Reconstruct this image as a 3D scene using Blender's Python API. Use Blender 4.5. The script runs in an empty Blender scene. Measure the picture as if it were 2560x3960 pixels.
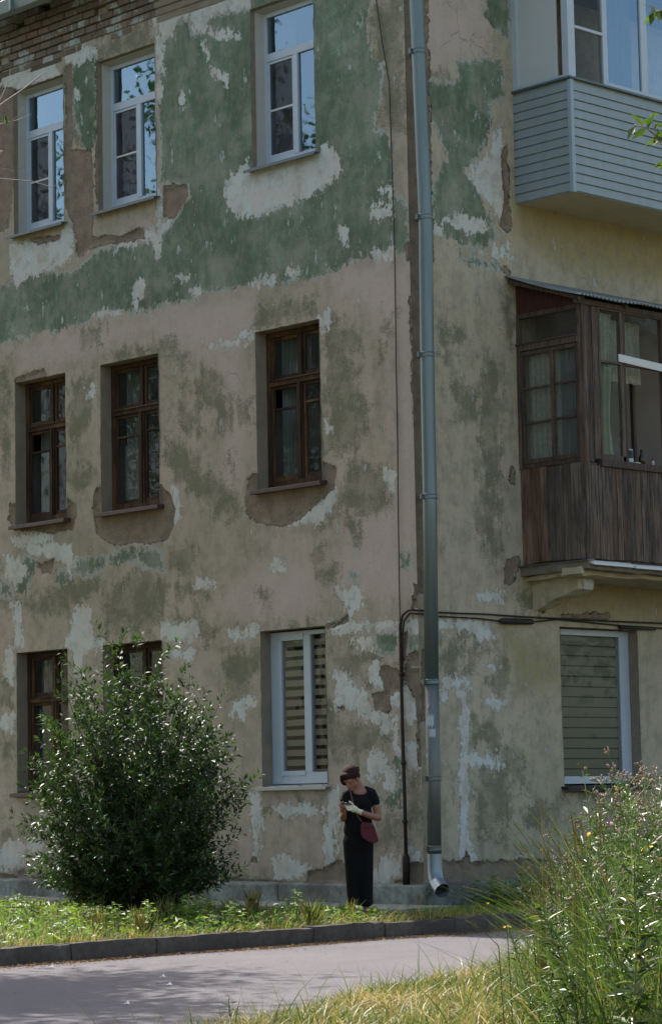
import bpy, bmesh, math, random
import numpy as np
from mathutils import Vector, Matrix, Quaternion

scene = bpy.context.scene
COL = scene.collection
R = math.radians
rng = np.random.default_rng(7)
random.seed(7)

# ---------------------------------------------------------------- camera
cam_data = bpy.data.cameras.new("camera")
cam = bpy.data.objects.new("camera", cam_data)
COL.objects.link(cam)
cam_r = Vector((0.69480759, 0.718937, -0.01928706))
cam_u = Vector((0.09296743, -0.06319005, 0.99366195))
cam_f = Vector((-0.7131616, 0.69219694, 0.11074265))
CAM = Vector((20.83888, -21.60366, 1.24204))
cam.matrix_world = Matrix.Translation(CAM) @ Matrix((cam_r, cam_u, -cam_f)).transposed().to_4x4()
cam_data.sensor_fit = 'HORIZONTAL'
cam_data.sensor_width = 36
cam_data.lens = 140.47
cam_data.clip_start = 0.1
cam_data.clip_end = 3000
scene.camera = cam

# ---------------------------------------------------------------- sky, sun, exposure
SUN_EL, SUN_AZ = 50.0, 80.4          # azimuth measured from +Y towards -X
world = bpy.data.worlds.new("World")
scene.world = world
world.use_nodes = True
wn = world.node_tree
sky = wn.nodes.new('ShaderNodeTexSky')
sky.sky_type = 'NISHITA'
sky.sun_disc = False
sky.sun_elevation = R(SUN_EL)
sky.sun_rotation = R(-SUN_AZ)
sky.air_density = 1.0
sky.dust_density = 2.6
sky.ozone_density = 1.0
sky_tint = wn.nodes.new('ShaderNodeMix'); sky_tint.data_type = 'RGBA'; sky_tint.blend_type = 'MULTIPLY'; sky_tint.inputs[0].default_value = 1.0
wn.links.new(sky.outputs[0], sky_tint.inputs[6]); sky_tint.inputs[7].default_value = (1.08, 1.0, 0.89, 1)     # warm tint multiplied onto the sky colour, as a white balance
wn.links.new(sky_tint.outputs[2], wn.nodes['Background'].inputs['Color'])
wn.nodes['Background'].inputs['Strength'].default_value = 0.100
sl = bpy.data.lights.new("sun", 'SUN')
sl.energy = 2.85
sl.angle = R(0.53)
sl.color = (1.0, 0.95, 0.90)
sun = bpy.data.objects.new("sun", sl)
COL.objects.link(sun)
sd = Vector((-math.sin(R(SUN_AZ)) * math.cos(R(SUN_EL)), math.cos(R(SUN_AZ)) * math.cos(R(SUN_EL)), math.sin(R(SUN_EL))))
sun.rotation_euler = sd.to_track_quat('Z', 'Y').to_euler()
scene.view_settings.view_transform = 'Standard'
scene.view_settings.look = 'None'
scene.view_settings.exposure = 1.62
scene.view_settings.gamma = 1.0
scene.render.engine = 'CYCLES'
scene.cycles.max_bounces = 8
scene.cycles.transparent_max_bounces = 12

# ---------------------------------------------------------------- helpers
def tag(o, label=None, cat=None, group=None, kind=None):
    if label: o['label'] = label
    if cat: o['category'] = cat
    if group: o['group'] = group
    if kind: o['kind'] = kind
    return o

def empty(name, loc=(0, 0, 0), rz=0.0, parent=None):
    o = bpy.data.objects.new(name, None)
    COL.objects.link(o)
    o.location = loc
    o.rotation_euler = (0, 0, rz)
    if parent: o.parent = parent
    return o

def link_mesh(name, me, mat, parent=None, smooth=False):
    o = bpy.data.objects.new(name, me)
    COL.objects.link(o)
    if mat is not None:
        for m in (mat if isinstance(mat, (list, tuple)) else [mat]): me.materials.append(m)
    if parent: o.parent = parent
    if smooth:
        me.polygons.foreach_set('use_smooth', [True] * len(me.polygons))
    return o

def np_mesh(name, V, F, mat, parent=None, smooth=False, attrs=None, mi=None):
    """V (n,3); F list of faces or an (m,k) array"""
    me = bpy.data.meshes.new(name)
    V = np.asarray(V, dtype=np.float32)
    if isinstance(F, np.ndarray):
        k = F.shape[1]; m = F.shape[0]
        me.vertices.add(len(V)); me.vertices.foreach_set('co', V.ravel())
        me.loops.add(m * k); me.loops.foreach_set('vertex_index', F.astype(np.int32).ravel())
        me.polygons.add(m); me.polygons.foreach_set('loop_start', np.arange(0, m * k, k, dtype=np.int32))
        me.polygons.foreach_set('loop_total', np.full(m, k, dtype=np.int32))
        me.update(calc_edges=True)
    else:
        me.from_pydata(V.tolist(), [], F); me.update()
    for n, arr in (attrs or {}).items():
        at = me.attributes.new(n, 'FLOAT', 'POINT')
        at.data.foreach_set('value', np.asarray(arr, dtype=np.float32))
    if mi is not None: me.polygons.foreach_set('material_index', np.asarray(mi, dtype=np.int32))
    return link_mesh(name, me, mat, parent, smooth)

class MB:
    """collects boxes, bars, tubes, sheets; build() links them as ONE mesh"""
    def __init__(s): s.v = []; s.f = []; s.r = []
    def add(s, V, F, r=None):
        b = len(s.v); rr = random.random() if r is None else r
        s.v += [tuple(p) for p in V]; s.r += [rr] * len(V)
        s.f += [tuple(b + i for i in f) for f in F]
    def box(s, x0, x1, y0, y1, z0, z1, r=None):
        x0, x1 = min(x0, x1), max(x0, x1); y0, y1 = min(y0, y1), max(y0, y1); z0, z1 = min(z0, z1), max(z0, z1)
        V = [(x0, y0, z0), (x1, y0, z0), (x1, y1, z0), (x0, y1, z0), (x0, y0, z1), (x1, y0, z1), (x1, y1, z1), (x0, y1, z1)]
        s.add(V, [(0, 3, 2, 1), (4, 5, 6, 7), (0, 1, 5, 4), (1, 2, 6, 5), (2, 3, 7, 6), (3, 0, 4, 7)], r)
        return s
    def hexa(s, P, r=None):   # 8 corner points, box order
        s.add(P, [(0, 3, 2, 1), (4, 5, 6, 7), (0, 1, 5, 4), (1, 2, 6, 5), (2, 3, 7, 6), (3, 0, 4, 7)], r); return s
    def tube(s, pts, rad, n=10, cap=True, r=None):
        pts = [Vector(p) for p in pts]
        rad = rad if isinstance(rad, (list, tuple)) else [rad] * len(pts)
        V = []; F = []; up = None
        for i, p in enumerate(pts):
            t = (pts[min(i + 1, len(pts) - 1)] - pts[max(i - 1, 0)]).normalized()
            if up is None:
                up = t.orthogonal().normalized()
            up = (up - t * up.dot(t)).normalized(); sd_ = t.cross(up)
            for k in range(n):
                a = 2 * math.pi * k / n
                V.append(p + (up * math.cos(a) + sd_ * math.sin(a)) * rad[i])
        for i in range(len(pts) - 1):
            for k in range(n):
                F.append((i * n + k, i * n + (k + 1) % n, (i + 1) * n + (k + 1) % n, (i + 1) * n + k))
        if cap: F.append(tuple(range(n))[::-1]); F.append(tuple((len(pts) - 1) * n + k for k in range(n)))
        s.add(V, F, r); return s
    def build(s, name, mat, parent=None, smooth=False, bevel=0, attrs=True):
        me = bpy.data.meshes.new(name); me.from_pydata(s.v, [], s.f); me.update()
        if attrs:
            at = me.attributes.new('rnd', 'FLOAT', 'POINT'); at.data.foreach_set('value', s.r)
        o = link_mesh(name, me, mat, parent, smooth)
        if bevel:
            b = o.modifiers.new('bevel', 'BEVEL'); b.width = bevel; b.segments = 2; b.limit_method = 'ANGLE'
        return o

# ---------------------------------------------------------------- shader helpers
class Sh:
    def __init__(s, name):
        s.m = bpy.data.materials.new(name); s.m.use_nodes = True
        s.t = s.m.node_tree; s.n = s.t.nodes; s.l = s.t.links
        s.b = s.n['Principled BSDF']; s.out = s.n['Material Output']
        s._co = None
    def L(s, a, b): s.l.new(a, b)
    def setv(s, sock, v):
        if hasattr(v, 'is_linked') or isinstance(v, bpy.types.NodeSocket): s.l.new(v, sock)
        else: sock.default_value = v
    def co(s):
        if s._co is None: s._co = s.n.new('ShaderNodeTexCoord').outputs['Object']
        return s._co
    def scale(s, x, y, z, v=None):
        m = s.n.new('ShaderNodeMapping'); s.L(v or s.co(), m.inputs['Vector']); m.inputs['Scale'].default_value = (x, y, z)
        return m.outputs[0]
    def noise(s, sc, det=6, rough=0.6, v=None, dist=0.0):
        n = s.n.new('ShaderNodeTexNoise'); s.L(v or s.co(), n.inputs['Vector'])
        n.inputs['Scale'].default_value = sc; n.inputs['Detail'].default_value = det
        n.inputs['Roughness'].default_value = rough; n.inputs['Distortion'].default_value = dist
        return n.outputs['Fac']
    def voro(s, sc, v=None, feat='F1', out='Distance', rnd=1.0):
        n = s.n.new('ShaderNodeTexVoronoi'); n.feature = feat; s.L(v or s.co(), n.inputs['Vector'])
        n.inputs['Scale'].default_value = sc; n.inputs['Randomness'].default_value = rnd
        return n.outputs[out]
    def attr(s, name):
        n = s.n.new('ShaderNodeAttribute'); n.attribute_name = name; return n.outputs['Fac']
    def math(s, op, a, b=0.0, clamp=False, c=0.0):
        n = s.n.new('ShaderNodeMath'); n.operation = op; n.use_clamp = clamp
        s.setv(n.inputs[0], a); s.setv(n.inputs[1], b)
        if len(n.inputs) > 2: s.setv(n.inputs[2], c)
        return n.outputs[0]
    def step(s, v, mid, wid):   # smooth threshold 0..1
        n = s.n.new('ShaderNodeMapRange'); n.interpolation_type = 'SMOOTHSTEP'
        s.setv(n.inputs[0], v); n.inputs[1].default_value = mid - wid; n.inputs[2].default_value = mid + wid
        return n.outputs[0]
    def mix(s, f, a, b, blend='MIX'):
        n = s.n.new('ShaderNodeMix'); n.data_type = 'RGBA'; n.blend_type = blend
        s.setv(n.inputs[0], f)
        for i, v in ((6, a), (7, b)):
            if isinstance(v, tuple): n.inputs[i].default_value = (*v, 1)
            else: s.L(v, n.inputs[i])
        return n.outputs[2]
    def ramp(s, f, stops):
        n = s.n.new('ShaderNodeValToRGB'); s.L(f, n.inputs[0]); e = n.color_ramp.elements
        while len(e) < len(stops): e.new(0.5)
        for el, (p, c) in zip(e, stops): el.position = p; el.color = (*c, 1)
        return n.outputs[0]
    def bump(s, h, dist=0.01, strength=1.0, nrm=None):
        n = s.n.new('ShaderNodeBump'); s.L(h, n.inputs['Height']); n.inputs['Distance'].default_value = dist
        n.inputs['Strength'].default_value = strength
        if nrm: s.L(nrm, n.inputs['Normal'])
        s.L(n.outputs[0], s.b.inputs['Normal']); return n.outputs[0]
    def fin(s, col, rough=0.8, metal=0.0, spec=0.5):
        if isinstance(col, tuple): s.b.inputs['Base Color'].default_value = (*col, 1)
        else: s.L(col, s.b.inputs['Base Color'])
        s.setv(s.b.inputs['Roughness'], rough); s.b.inputs['Metallic'].default_value = metal
        s.b.inputs['Specular IOR Level'].default_value = spec
        return s.m

def simple(name, col, rough=0.7, metal=0.0, var=0.25, sc=6, bump=0.0, stretch=(1, 1, 1), spec=0.5):
    s = Sh(name); v = s.scale(*stretch)
    n = s.noise(sc, 6, 0.65, v)
    c = s.mix(n, tuple(x * (1 - var) for x in col), tuple(min(1, x * (1 + var)) for x in col))
    if bump: s.bump(s.noise(sc * 6, 5, 0.7, v), bump)
    return s.fin(c, rough, metal, spec)

def wall_mat(name, base_a, base_b):
    s = Sh(name)
    n1 = s.noise(2.2, 9, 0.62); drip = s.noise(9, 9, 0.68, s.scale(1.0, 1.0, 0.38)); n3 = s.noise(42, 6, 0.7)
    big = s.noise(0.55, 5, 0.6); mid = s.noise(4.5, 8, 0.7); streak = s.noise(5, 8, 0.7, s.scale(1, 1, 0.12))
    c = lambda n, k: s.math('MULTIPLY', s.math('SUBTRACT', n, 0.5), k)
    jit = s.math('ADD', s.math('ADD', c(drip, 0.24), c(n1, 0.32)), s.math('ADD', c(s.noise(13, 8, 0.68), 0.34), c(n3, 0.10)))
    jit2 = s.math('ADD', s.math('ADD', c(mid, 0.62), c(drip, 0.55)), c(n3, 0.36))
    def mask(a, j, k=1.0, w=0.008, off=0.0): return s.step(s.math('ADD', s.math('ADD', s.attr(a), s.math('MULTIPLY', j, k)), off), 0.0, w)
    # bare lime plaster
    col = s.mix(s.step(big, 0.5, 0.16), base_a, base_b)
    col = s.mix(s.step(s.attr('sd_p'), 0.0, 0.28), col, (0.52, 0.435, 0.385))
    col = s.mix(s.step(s.attr('sd_y'), -0.05, 0.22), col, (0.36, 0.315, 0.175))
    calm = s.math('SUBTRACT', 1.0, s.math('MULTIPLY', s.step(s.math('ADD', s.attr('sd_p'), c(n1, 0.5)), 0.0, 0.15), 0.72))
    dirty = lambda f, k: s.math('MULTIPLY', s.math('MULTIPLY', f, k), calm)
    col = s.mix(dirty(s.step(mid, 0.53, 0.09), 0.42), col, (0.24, 0.232, 0.17))
    col = s.mix(dirty(s.step(streak, 0.57, 0.09), 0.22), col, (0.20, 0.20, 0.14))
    col = s.mix(dirty(s.math('MULTIPLY', s.step(drip, 0.56, 0.03), s.step(n1, 0.48, 0.06)), 0.36), col, (0.17, 0.18, 0.12))
    col = s.mix(s.math('MULTIPLY', s.step(s.noise(7, 9, 0.75, s.scale(1, 1, 0.6)), 0.57, 0.03), 0.30), col, (0.42, 0.40, 0.36))
    # olive dirt where the polygon says, broken up
    dm = s.math('MULTIPLY', mask('sd_d', jit2, 1.1, 0.085, 0.0), s.math('ADD', 0.30, s.math('ADD', s.math('MULTIPLY', s.step(n3, 0.5, 0.2), 0.22), s.math('MULTIPLY', s.step(s.noise(3.3, 7, 0.7), 0.48, 0.08), 0.40))))
    col = s.mix(dm, col, (0.155, 0.162, 0.102))
    # white ground coat specks
    fl = s.math('MULTIPLY', s.step(drip, 0.625, 0.012), s.step(n1, 0.50, 0.05))
    col = s.mix(s.math('MULTIPLY', fl, 0.75), col, (0.50, 0.52, 0.50))
    # green paint
    gm = mask('sd_g', s.math('ADD', jit, c(drip, 0.25)), 0.9, 0.010)
    gc = s.ramp(s.math('ADD', s.math('MULTIPLY', s.noise(1.1, 7, 0.62), 0.62), s.math('MULTIPLY', mid, 0.38)), [(0.40, (0.078, 0.126, 0.078)), (0.47, (0.118, 0.180, 0.122)), (0.535, (0.185, 0.25, 0.185)), (0.61, (0.30, 0.355, 0.295))])
    gc = s.mix(s.math('MULTIPLY', s.step(streak, 0.53, 0.06), 0.5), gc, (0.13, 0.165, 0.105))
    gc = s.mix(s.math('MULTIPLY', s.step(n1, 0.555, 0.05), 0.55), gc, (0.26, 0.28, 0.22))
    gc = s.mix(s.math('MULTIPLY', s.step(drip, 0.60, 0.015), s.step(s.noise(1.7, 6, 0.6), 0.52, 0.04)), gc, (0.45, 0.50, 0.47))
    gc = s.mix(s.math('MULTIPLY', s.step(n3, 0.56, 0.1), 0.25), gc, (0.08, 0.11, 0.08))
    col = s.mix(s.math('MULTIPLY', gm, s.math('ADD', 0.72, s.math('MULTIPLY', s.step(drip, 0.45, 0.1), 0.26))), col, gc)
    edge = s.math('SUBTRACT', 1.0, s.step(s.math('ABSOLUTE', s.math('ADD', s.math('ADD', s.attr('sd_g'), s.math('MULTIPLY', jit, 0.9)), -0.01)), 0.028, 0.012))
    col = s.mix(s.math('MULTIPLY', edge, s.math('MULTIPLY', s.step(n1, 0.47, 0.04), 0.75)), col, (0.45, 0.47, 0.43))
    # white patches
    wm = mask('sd_w', s.math('ADD', jit, s.math('ADD', c(s.noise(22, 8, 0.7, s.scale(1, 1, .7)), 0.30), c(drip, 0.18))), 0.95, 0.006, 0.018)
    wc = s.mix(s.step(n1, 0.52, 0.1), (0.58, 0.63, 0.60), (0.60, 0.58, 0.53))
    wc = s.mix(s.math('MULTIPLY', s.step(mid, 0.54, 0.06), 0.6), wc, (0.41, 0.41, 0.35))
    col = s.mix(wm, col, wc)
    # plaster fallen off: brown render
    bm = mask('sd_b', jit, 0.42, 0.005)
    bc = s.mix(s.step(mid, 0.5, 0.14), (0.27, 0.215, 0.155), (0.17, 0.138, 0.10))
    bc = s.mix(s.math('MULTIPLY', s.step(n3, 0.56, 0.06), 0.6), bc, (0.35, 0.29, 0.22))
    col = s.mix(bm, col, bc)
    lip_shadow = s.math('SUBTRACT', 1.0, s.step(s.math('ABSOLUTE', s.math('ADD', s.attr('sd_b'), s.math('MULTIPLY', jit, 0.42))), 0.008, 0.004))  # shadow line of the broken plaster edge, painted as a thin dark rim
    col = s.mix(s.math('MULTIPLY', lip_shadow, s.math('MULTIPLY', s.step(n1, 0.5, 0.05), 0.65)), col, (0.05, 0.04, 0.03))
    # damp grime near ground, fine grain
    sx = s.n.new('ShaderNodeSeparateXYZ'); s.L(s.co(), sx.inputs[0])
    low = s.step(s.math('ADD', sx.outputs[2], s.math('MULTIPLY', c(drip, 1.0), 1.2)), 0.45, 0.5)
    col = s.mix(s.math('MULTIPLY', s.math('SUBTRACT', 1.0, low), 0.45), col, (0.15, 0.145, 0.12))
    col = s.mix(s.math('MULTIPLY', s.step(n3, 0.5, 0.25), 0.16), col, (0.10, 0.095, 0.08))
    # a few hairline cracks
    cr = s.voro(0.9, s.scale(1, 1, 1), 'DISTANCE_TO_EDGE')
    wv = s.n.new('ShaderNodeTexVoronoi'); wv.feature = 'DISTANCE_TO_EDGE'
    vm = s.n.new('ShaderNodeVectorMath'); vm.operation = 'ADD'; s.L(s.co(), vm.inputs[0])
    nz = s.n.new('ShaderNodeTexNoise'); nz.inputs['Scale'].default_value = 3.5; nz.inputs['Detail'].default_value = 6; s.L(s.co(), nz.inputs['Vector'])
    vs = s.n.new('ShaderNodeVectorMath'); vs.operation = 'SCALE'; s.L(nz.outputs['Color'], vs.inputs[0]); vs.inputs['Scale'].default_value = 0.55
    s.L(vs.outputs[0], vm.inputs[1]); s.L(vm.outputs[0], wv.inputs['Vector']); wv.inputs['Scale'].default_value = 0.75
    crk = s.math('MULTIPLY', s.math('SUBTRACT', 1.0, s.step(wv.outputs['Distance'], 0.0025, 0.0025)), s.step(big, 0.56, 0.06))
    col = s.mix(s.math('MULTIPLY', crk, 0.3), col, (0.06, 0.055, 0.045))
    h = s.math('ADD', s.math('MULTIPLY', wm, -0.35), s.math('MULTIPLY', gm, 0.18))
    h = s.math('ADD', h, s.math('MULTIPLY', bm, -2.2)); h = s.math('ADD', h, s.math('MULTIPLY', crk, -0.4))
    h = s.math('ADD', h, s.math('MULTIPLY', n3, 0.35)); h = s.math('ADD', h, s.math('MULTIPLY', mid, 0.9))
    h = s.math('ADD', h, s.math('MULTIPLY', s.noise(150, 4, 0.7), 0.12))
    s.bump(h, 0.012, 1.0)
    return s.fin(col, 0.93, 0, 0.25)

def wood_mat(name, dark, light, tint, amt=0.35):
    s = Sh(name)
    r = s.attr('rnd')
    v = s.n.new('ShaderNodeVectorMath'); v.operation = 'ADD'; s.L(s.co(), v.inputs[0])
    cb = s.n.new('ShaderNodeCombineXYZ'); s.L(s.math('MULTIPLY', r, 37.0), cb.inputs[2]); s.L(s.math('MULTIPLY', r, 11.0), cb.inputs[0])
    s.L(cb.outputs[0], v.inputs[1])
    g = s.noise(14, 8, 0.7, s.scale(2.5, 2.5, 0.16, v.outputs[0])); g2 = s.noise(2.6, 5, 0.6, s.scale(1, 1, 0.35, v.outputs[0]))
    c = s.mix(s.step(g, 0.5, 0.16), dark, light)
    c = s.mix(s.math('MULTIPLY', s.step(g2, 0.55, 0.12), amt), c, tint)
    c = s.mix(s.math('MULTIPLY', s.step(r, 0.5, 0.4), 0.45), c, tuple(x * 0.45 for x in dark))
    c = s.mix(s.math('MULTIPLY', s.step(s.noise(40, 5, 0.7, s.scale(1, 1, 0.1, v.outputs[0])), 0.58, 0.05), 0.5), c, tuple(x * 0.3 for x in dark))
    s.bump(g, 0.006)
    return s.fin(c, 0.75, 0, 0.3)

def glass_mat(name, tint=(0.9, 0.95, 1.0), refl=2.6, dirty=0.12, wav=0.0012):
    """window glass: fresnel mirror over a see-through pane, with a film of dust"""
    s = Sh(name); n = s.n; s.n.remove(s.b)
    gl = n.new('ShaderNodeBsdfGlossy'); gl.inputs['Roughness'].default_value = 0.02; gl.inputs['Color'].default_value = (*tint, 1)
    tr = n.new('ShaderNodeBsdfTransparent'); tr.inputs['Color'].default_value = (0.80, 0.83, 0.81, 1)
    fr = n.new('ShaderNodeFresnel'); fr.inputs['IOR'].default_value = 1.52
    f = s.math('MULTIPLY', fr.outputs[0], refl, True)
    bp = n.new('ShaderNodeBump'); bp.inputs['Distance'].default_value = wav; s.L(s.noise(3.0, 2, 0.4), bp.inputs['Height'])
    s.L(bp.outputs[0], gl.inputs['Normal'])
    m1 = n.new('ShaderNodeMixShader'); s.L(f, m1.inputs[0]); s.L(tr.outputs[0], m1.inputs[1]); s.L(gl.outputs[0], m1.inputs[2])
    df = n.new('ShaderNodeBsdfDiffuse'); df.inputs['Color'].default_value = (0.33, 0.33, 0.30, 1)
    m2 = n.new('ShaderNodeMixShader')
    s.L(s.math('MULTIPLY', s.step(s.noise(2.5, 8, 0.7, s.scale(1, 1, 0.5)), 0.5, 0.3), dirty), m2.inputs[0])
    s.L(m1.outputs[0], m2.inputs[1]); s.L(df.outputs[0], m2.inputs[2]); s.L(m2.outputs[0], s.out.inputs[0])
    return s.m

def leaf_mat(name, stops, trans=0.4, rough=0.38, spec=0.5, tcol=None):
    s = Sh(name)
    c = s.ramp(s.attr('rnd'), stops)
    s.fin(c, rough, 0, spec)
    t = s.n.new('ShaderNodeBsdfTranslucent')
    tc = s.mix(1.0, c, tcol or (1.5, 1.7, 0.8), 'MULTIPLY'); s.L(tc, t.inputs['Color'])
    m = s.n.new('ShaderNodeMixShader'); m.inputs[0].default_value = trans
    s.L(s.b.outputs[0], m.inputs[1]); s.L(t.outputs[0], m.inputs[2]); s.L(m.outputs[0], s.out.inputs[0])
    return s.m

M = {}
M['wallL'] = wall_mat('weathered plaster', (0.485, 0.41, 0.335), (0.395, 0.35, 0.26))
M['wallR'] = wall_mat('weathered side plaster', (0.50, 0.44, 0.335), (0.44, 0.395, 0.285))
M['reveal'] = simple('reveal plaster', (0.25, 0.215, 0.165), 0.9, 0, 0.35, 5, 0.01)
M['pvc'] = simple('white pvc', (0.43, 0.50, 0.57), 0.35, 0, 0.12, 5)
M['lining'] = simple('dusty plastic lining', (0.40, 0.41, 0.385), 0.6, 0, 0.12, 6)
M['pvc_old'] = simple('dusty pvc', (0.60, 0.62, 0.60), 0.45, 0, 0.12, 6)
M['sill_metal'] = simple('grey sill metal', (0.11, 0.14, 0.145), 0.45, 0.3, 0.15, 8)
M['sill_brown'] = simple('brown painted sill', (0.055, 0.030, 0.028), 0.5, 0, 0.3, 12, 0.004)
M['frame_wood'] = wood_mat('old brown frame paint', (0.028, 0.016, 0.011), (0.07, 0.038, 0.022), (0.28, 0.15, 0.055), 0.42)
M['frame_grey'] = wood_mat('greyed frame timber', (0.05, 0.037, 0.030), (0.16, 0.125, 0.10), (0.16, 0.07, 0.03), 0.3)
M['plank_red'] = wood_mat('reddish weathered plank', (0.12, 0.065, 0.042), (0.25, 0.165, 0.115), (0.035, 0.024, 0.02), 0.6)
M['plank_grey'] = wood_mat('grey weathered plank', (0.09, 0.072, 0.058), (0.27, 0.225, 0.185), (0.028, 0.022, 0.02), 0.6)
M['plank_dark'] = wood_mat('dark weathered plank', (0.028, 0.021, 0.019), (0.165, 0.13, 0.105), (0.19, 0.095, 0.035), 0.3)
M['board_red'] = wood_mat('dark red boards', (0.05, 0.018, 0.012), (0.085, 0.030, 0.02), (0.03, 0.012, 0.01), 0.3)
M['glass'] = glass_mat('window glass', (0.55, 0.80, 1.0), 4.2, 0.04)  # blue of the mirrored sky is put into the reflection tint
M['glass_old'] = glass_mat('old dusty glass', (0.8, 0.86, 0.9), 0.6, 0.16, 0.004)
M['glass_dark'] = glass_mat('shaded glass', (0.8, 0.88, 0.9), 0.55, 0.05)
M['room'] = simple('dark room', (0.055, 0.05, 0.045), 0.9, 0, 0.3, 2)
M['curtain'] = simple('net curtain', (0.16, 0.185, 0.18), 0.9, 0, 0.15, 9)
M['curtain_pale'] = simple('faded green curtain', (0.38, 0.43, 0.34), 0.9, 0, 0.2, 7)
M['lace'] = simple('grey lace', (0.42, 0.42, 0.37), 0.9, 0, 0.6, 26)
M['screen'] = simple('insect screen', (0.12, 0.125, 0.14), 0.8, 0, 0.1, 5)
M['siding'] = simple('grey vinyl siding', (0.25, 0.31, 0.33), 0.45, 0, 0.22, 2.5, 0, (3, 3, .5))
M['siding_trim'] = simple('grey siding trim', (0.29, 0.37, 0.42), 0.4, 0, 0.04, 2)
M['panel'] = simple('pale balcony panel', (0.50, 0.55, 0.56), 0.5, 0, 0.07, 3)
M['galv'] = simple('galvanised steel', (0.15, 0.195, 0.20), 0.42, 0.5, 0.35, 3, 0.001, (4, 4, 0.35))
M['galv_old'] = simple('dull galvanised steel', (0.15, 0.16, 0.15), 0.5, 0.5, 0.3, 6, 0, (3, 3, 0.4))
M['galv_new'] = simple('bright galvanised steel', (0.22, 0.28, 0.32), 0.38, 0.6, 0.15, 5)
M['eave'] = simple('eave sheet', (0.20, 0.25, 0.25), 0.45, 0.4, 0.15, 3)
M['black'] = simple('black rubber', (0.012, 0.012, 0.013), 0.6, 0, 0.2, 20)
M['rust'] = simple('rusty black iron', (0.022, 0.014, 0.012), 0.65, 0.2, 0.5, 12)
M['slab'] = simple('crumbling slab concrete', (0.20, 0.185, 0.14), 0.95, 0, 0.5, 5, 0.03)
M['soffit'] = simple('damp slab underside', (0.42, 0.38, 0.26), 0.95, 0, 0.3, 3, 0.01)
M['whitebit'] = simple('white plaster remnant', (0.5, 0.5, 0.46), 0.9, 0, 0.3, 9, 0.02)
M['corr'] = simple('corrugated roofing sheet', (0.24, 0.27, 0.27), 0.5, 0.3, 0.35, 5)
M['white_paint'] = simple('white painted lath', (0.62, 0.64, 0.63), 0.5, 0, 0.1, 8)

def concrete(name, a, b, dark):
    s = Sh(name); n1 = s.noise(1.6, 8, 0.65); n2 = s.noise(14, 8, 0.7)
    c = s.mix(s.step(n1, 0.5, 0.15), a, b); c = s.mix(s.math('MULTIPLY', s.step(n2, 0.52, 0.14), 0.5), c, dark)
    s.bump(s.math('ADD', n1, s.math('MULTIPLY', n2, 0.6)), 0.02); return s.fin(c, 0.93, 0, 0.2)
M['plinth'] = concrete('plinth concrete', (0.27, 0.32, 0.295), (0.13, 0.13, 0.112), (0.065, 0.065, 0.055))
M['apron'] = concrete('apron concrete', (0.33, 0.33, 0.31), (0.25, 0.25, 0.23), (0.15, 0.15, 0.13))
M['kerb'] = concrete('kerb concrete', (0.125, 0.108, 0.09), (0.085, 0.074, 0.062), (0.045, 0.038, 0.032))

def brick_mat():
    s = Sh('flaking brick courses'); r = s.attr('rnd')
    n1 = s.noise(2.3, 7, 0.65); n2 = s.noise(16, 7, 0.7)
    c = s.ramp(r, [(0.0, (0.15, 0.12, 0.095)), (0.4, (0.19, 0.155, 0.12)), (0.80, (0.23, 0.185, 0.15)), (0.965, (0.21, 0.13, 0.10)), (1.0, (0.27, 0.10, 0.065))])
    pt = s.step(s.math('ADD', s.math('MULTIPLY', s.math('SUBTRACT', r, 0.5), 0.18), s.math('ADD', s.math('MULTIPLY', n1, 0.9), s.math('MULTIPLY', n2, 0.12))), 0.575, 0.02)
    c = s.mix(pt, c, (0.38, 0.42, 0.40))
    c = s.mix(s.math('MULTIPLY', s.step(n2, 0.54, 0.1), 0.45), c, (0.09, 0.08, 0.065))
    s.bump(n2, 0.01); return s.fin(c, 0.92, 0, 0.2)
M['brick'] = brick_mat()

def asphalt():
    s = Sh('worn asphalt'); f = s.noise(230, 3, 0.8); n = s.noise(0.7, 6, 0.6); g = s.noise(35, 6, 0.7)
    c = s.ramp(f, [(0.3, (0.062, 0.058, 0.062)), (0.5, (0.14, 0.131, 0.138)), (0.68, (0.275, 0.258, 0.268))])
    c = s.mix(s.math('MULTIPLY', s.step(n, 0.5, 0.2), 0.35), c, (0.20, 0.185, 0.19))
    c = s.mix(s.math('MULTIPLY', s.step(g, 0.58, 0.05), 0.45), c, (0.09, 0.082, 0.08))
    c = s.mix(s.math('MULTIPLY', s.step(s.noise(90, 4, 0.8), 0.66, 0.03), 0.6), c, (0.36, 0.33, 0.31))
    c = s.mix(s.math('MULTIPLY', s.step(s.noise(1.6, 8, 0.7, s.scale(1, .35, 1)), 0.57, 0.04), 0.25), c, (0.10, 0.095, 0.10))
    s.bump(s.math('ADD', f, g), 0.006); return s.fin(c, 0.9, 0, 0.3)
M['asphalt'] = asphalt()
def soil(name, a, b, c3):
    s = Sh(name); n = s.noise(3, 9, 0.7); g = s.noise(40, 6, 0.7)
    c = s.mix(s.step(n, 0.5, 0.15), a, b); c = s.mix(s.step(g, 0.55, 0.1), c, c3)
    s.bump(g, 0.03); return s.fin(c, 0.95, 0, 0.15)
M['soil'] = soil('grassy soil', (0.075, 0.07, 0.035), (0.055, 0.068, 0.025), (0.10, 0.085, 0.045))
M['dry_soil'] = soil('dry grass floor', (0.15, 0.115, 0.05), (0.10, 0.10, 0.035), (0.19, 0.15, 0.07))
M['bark'] = simple('bark', (0.10, 0.08, 0.06), 0.9, 0, 0.4, 14, 0.02)
M['twig'] = simple('grey twig', (0.26, 0.22, 0.20), 0.8, 0, 0.3, 20)
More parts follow.
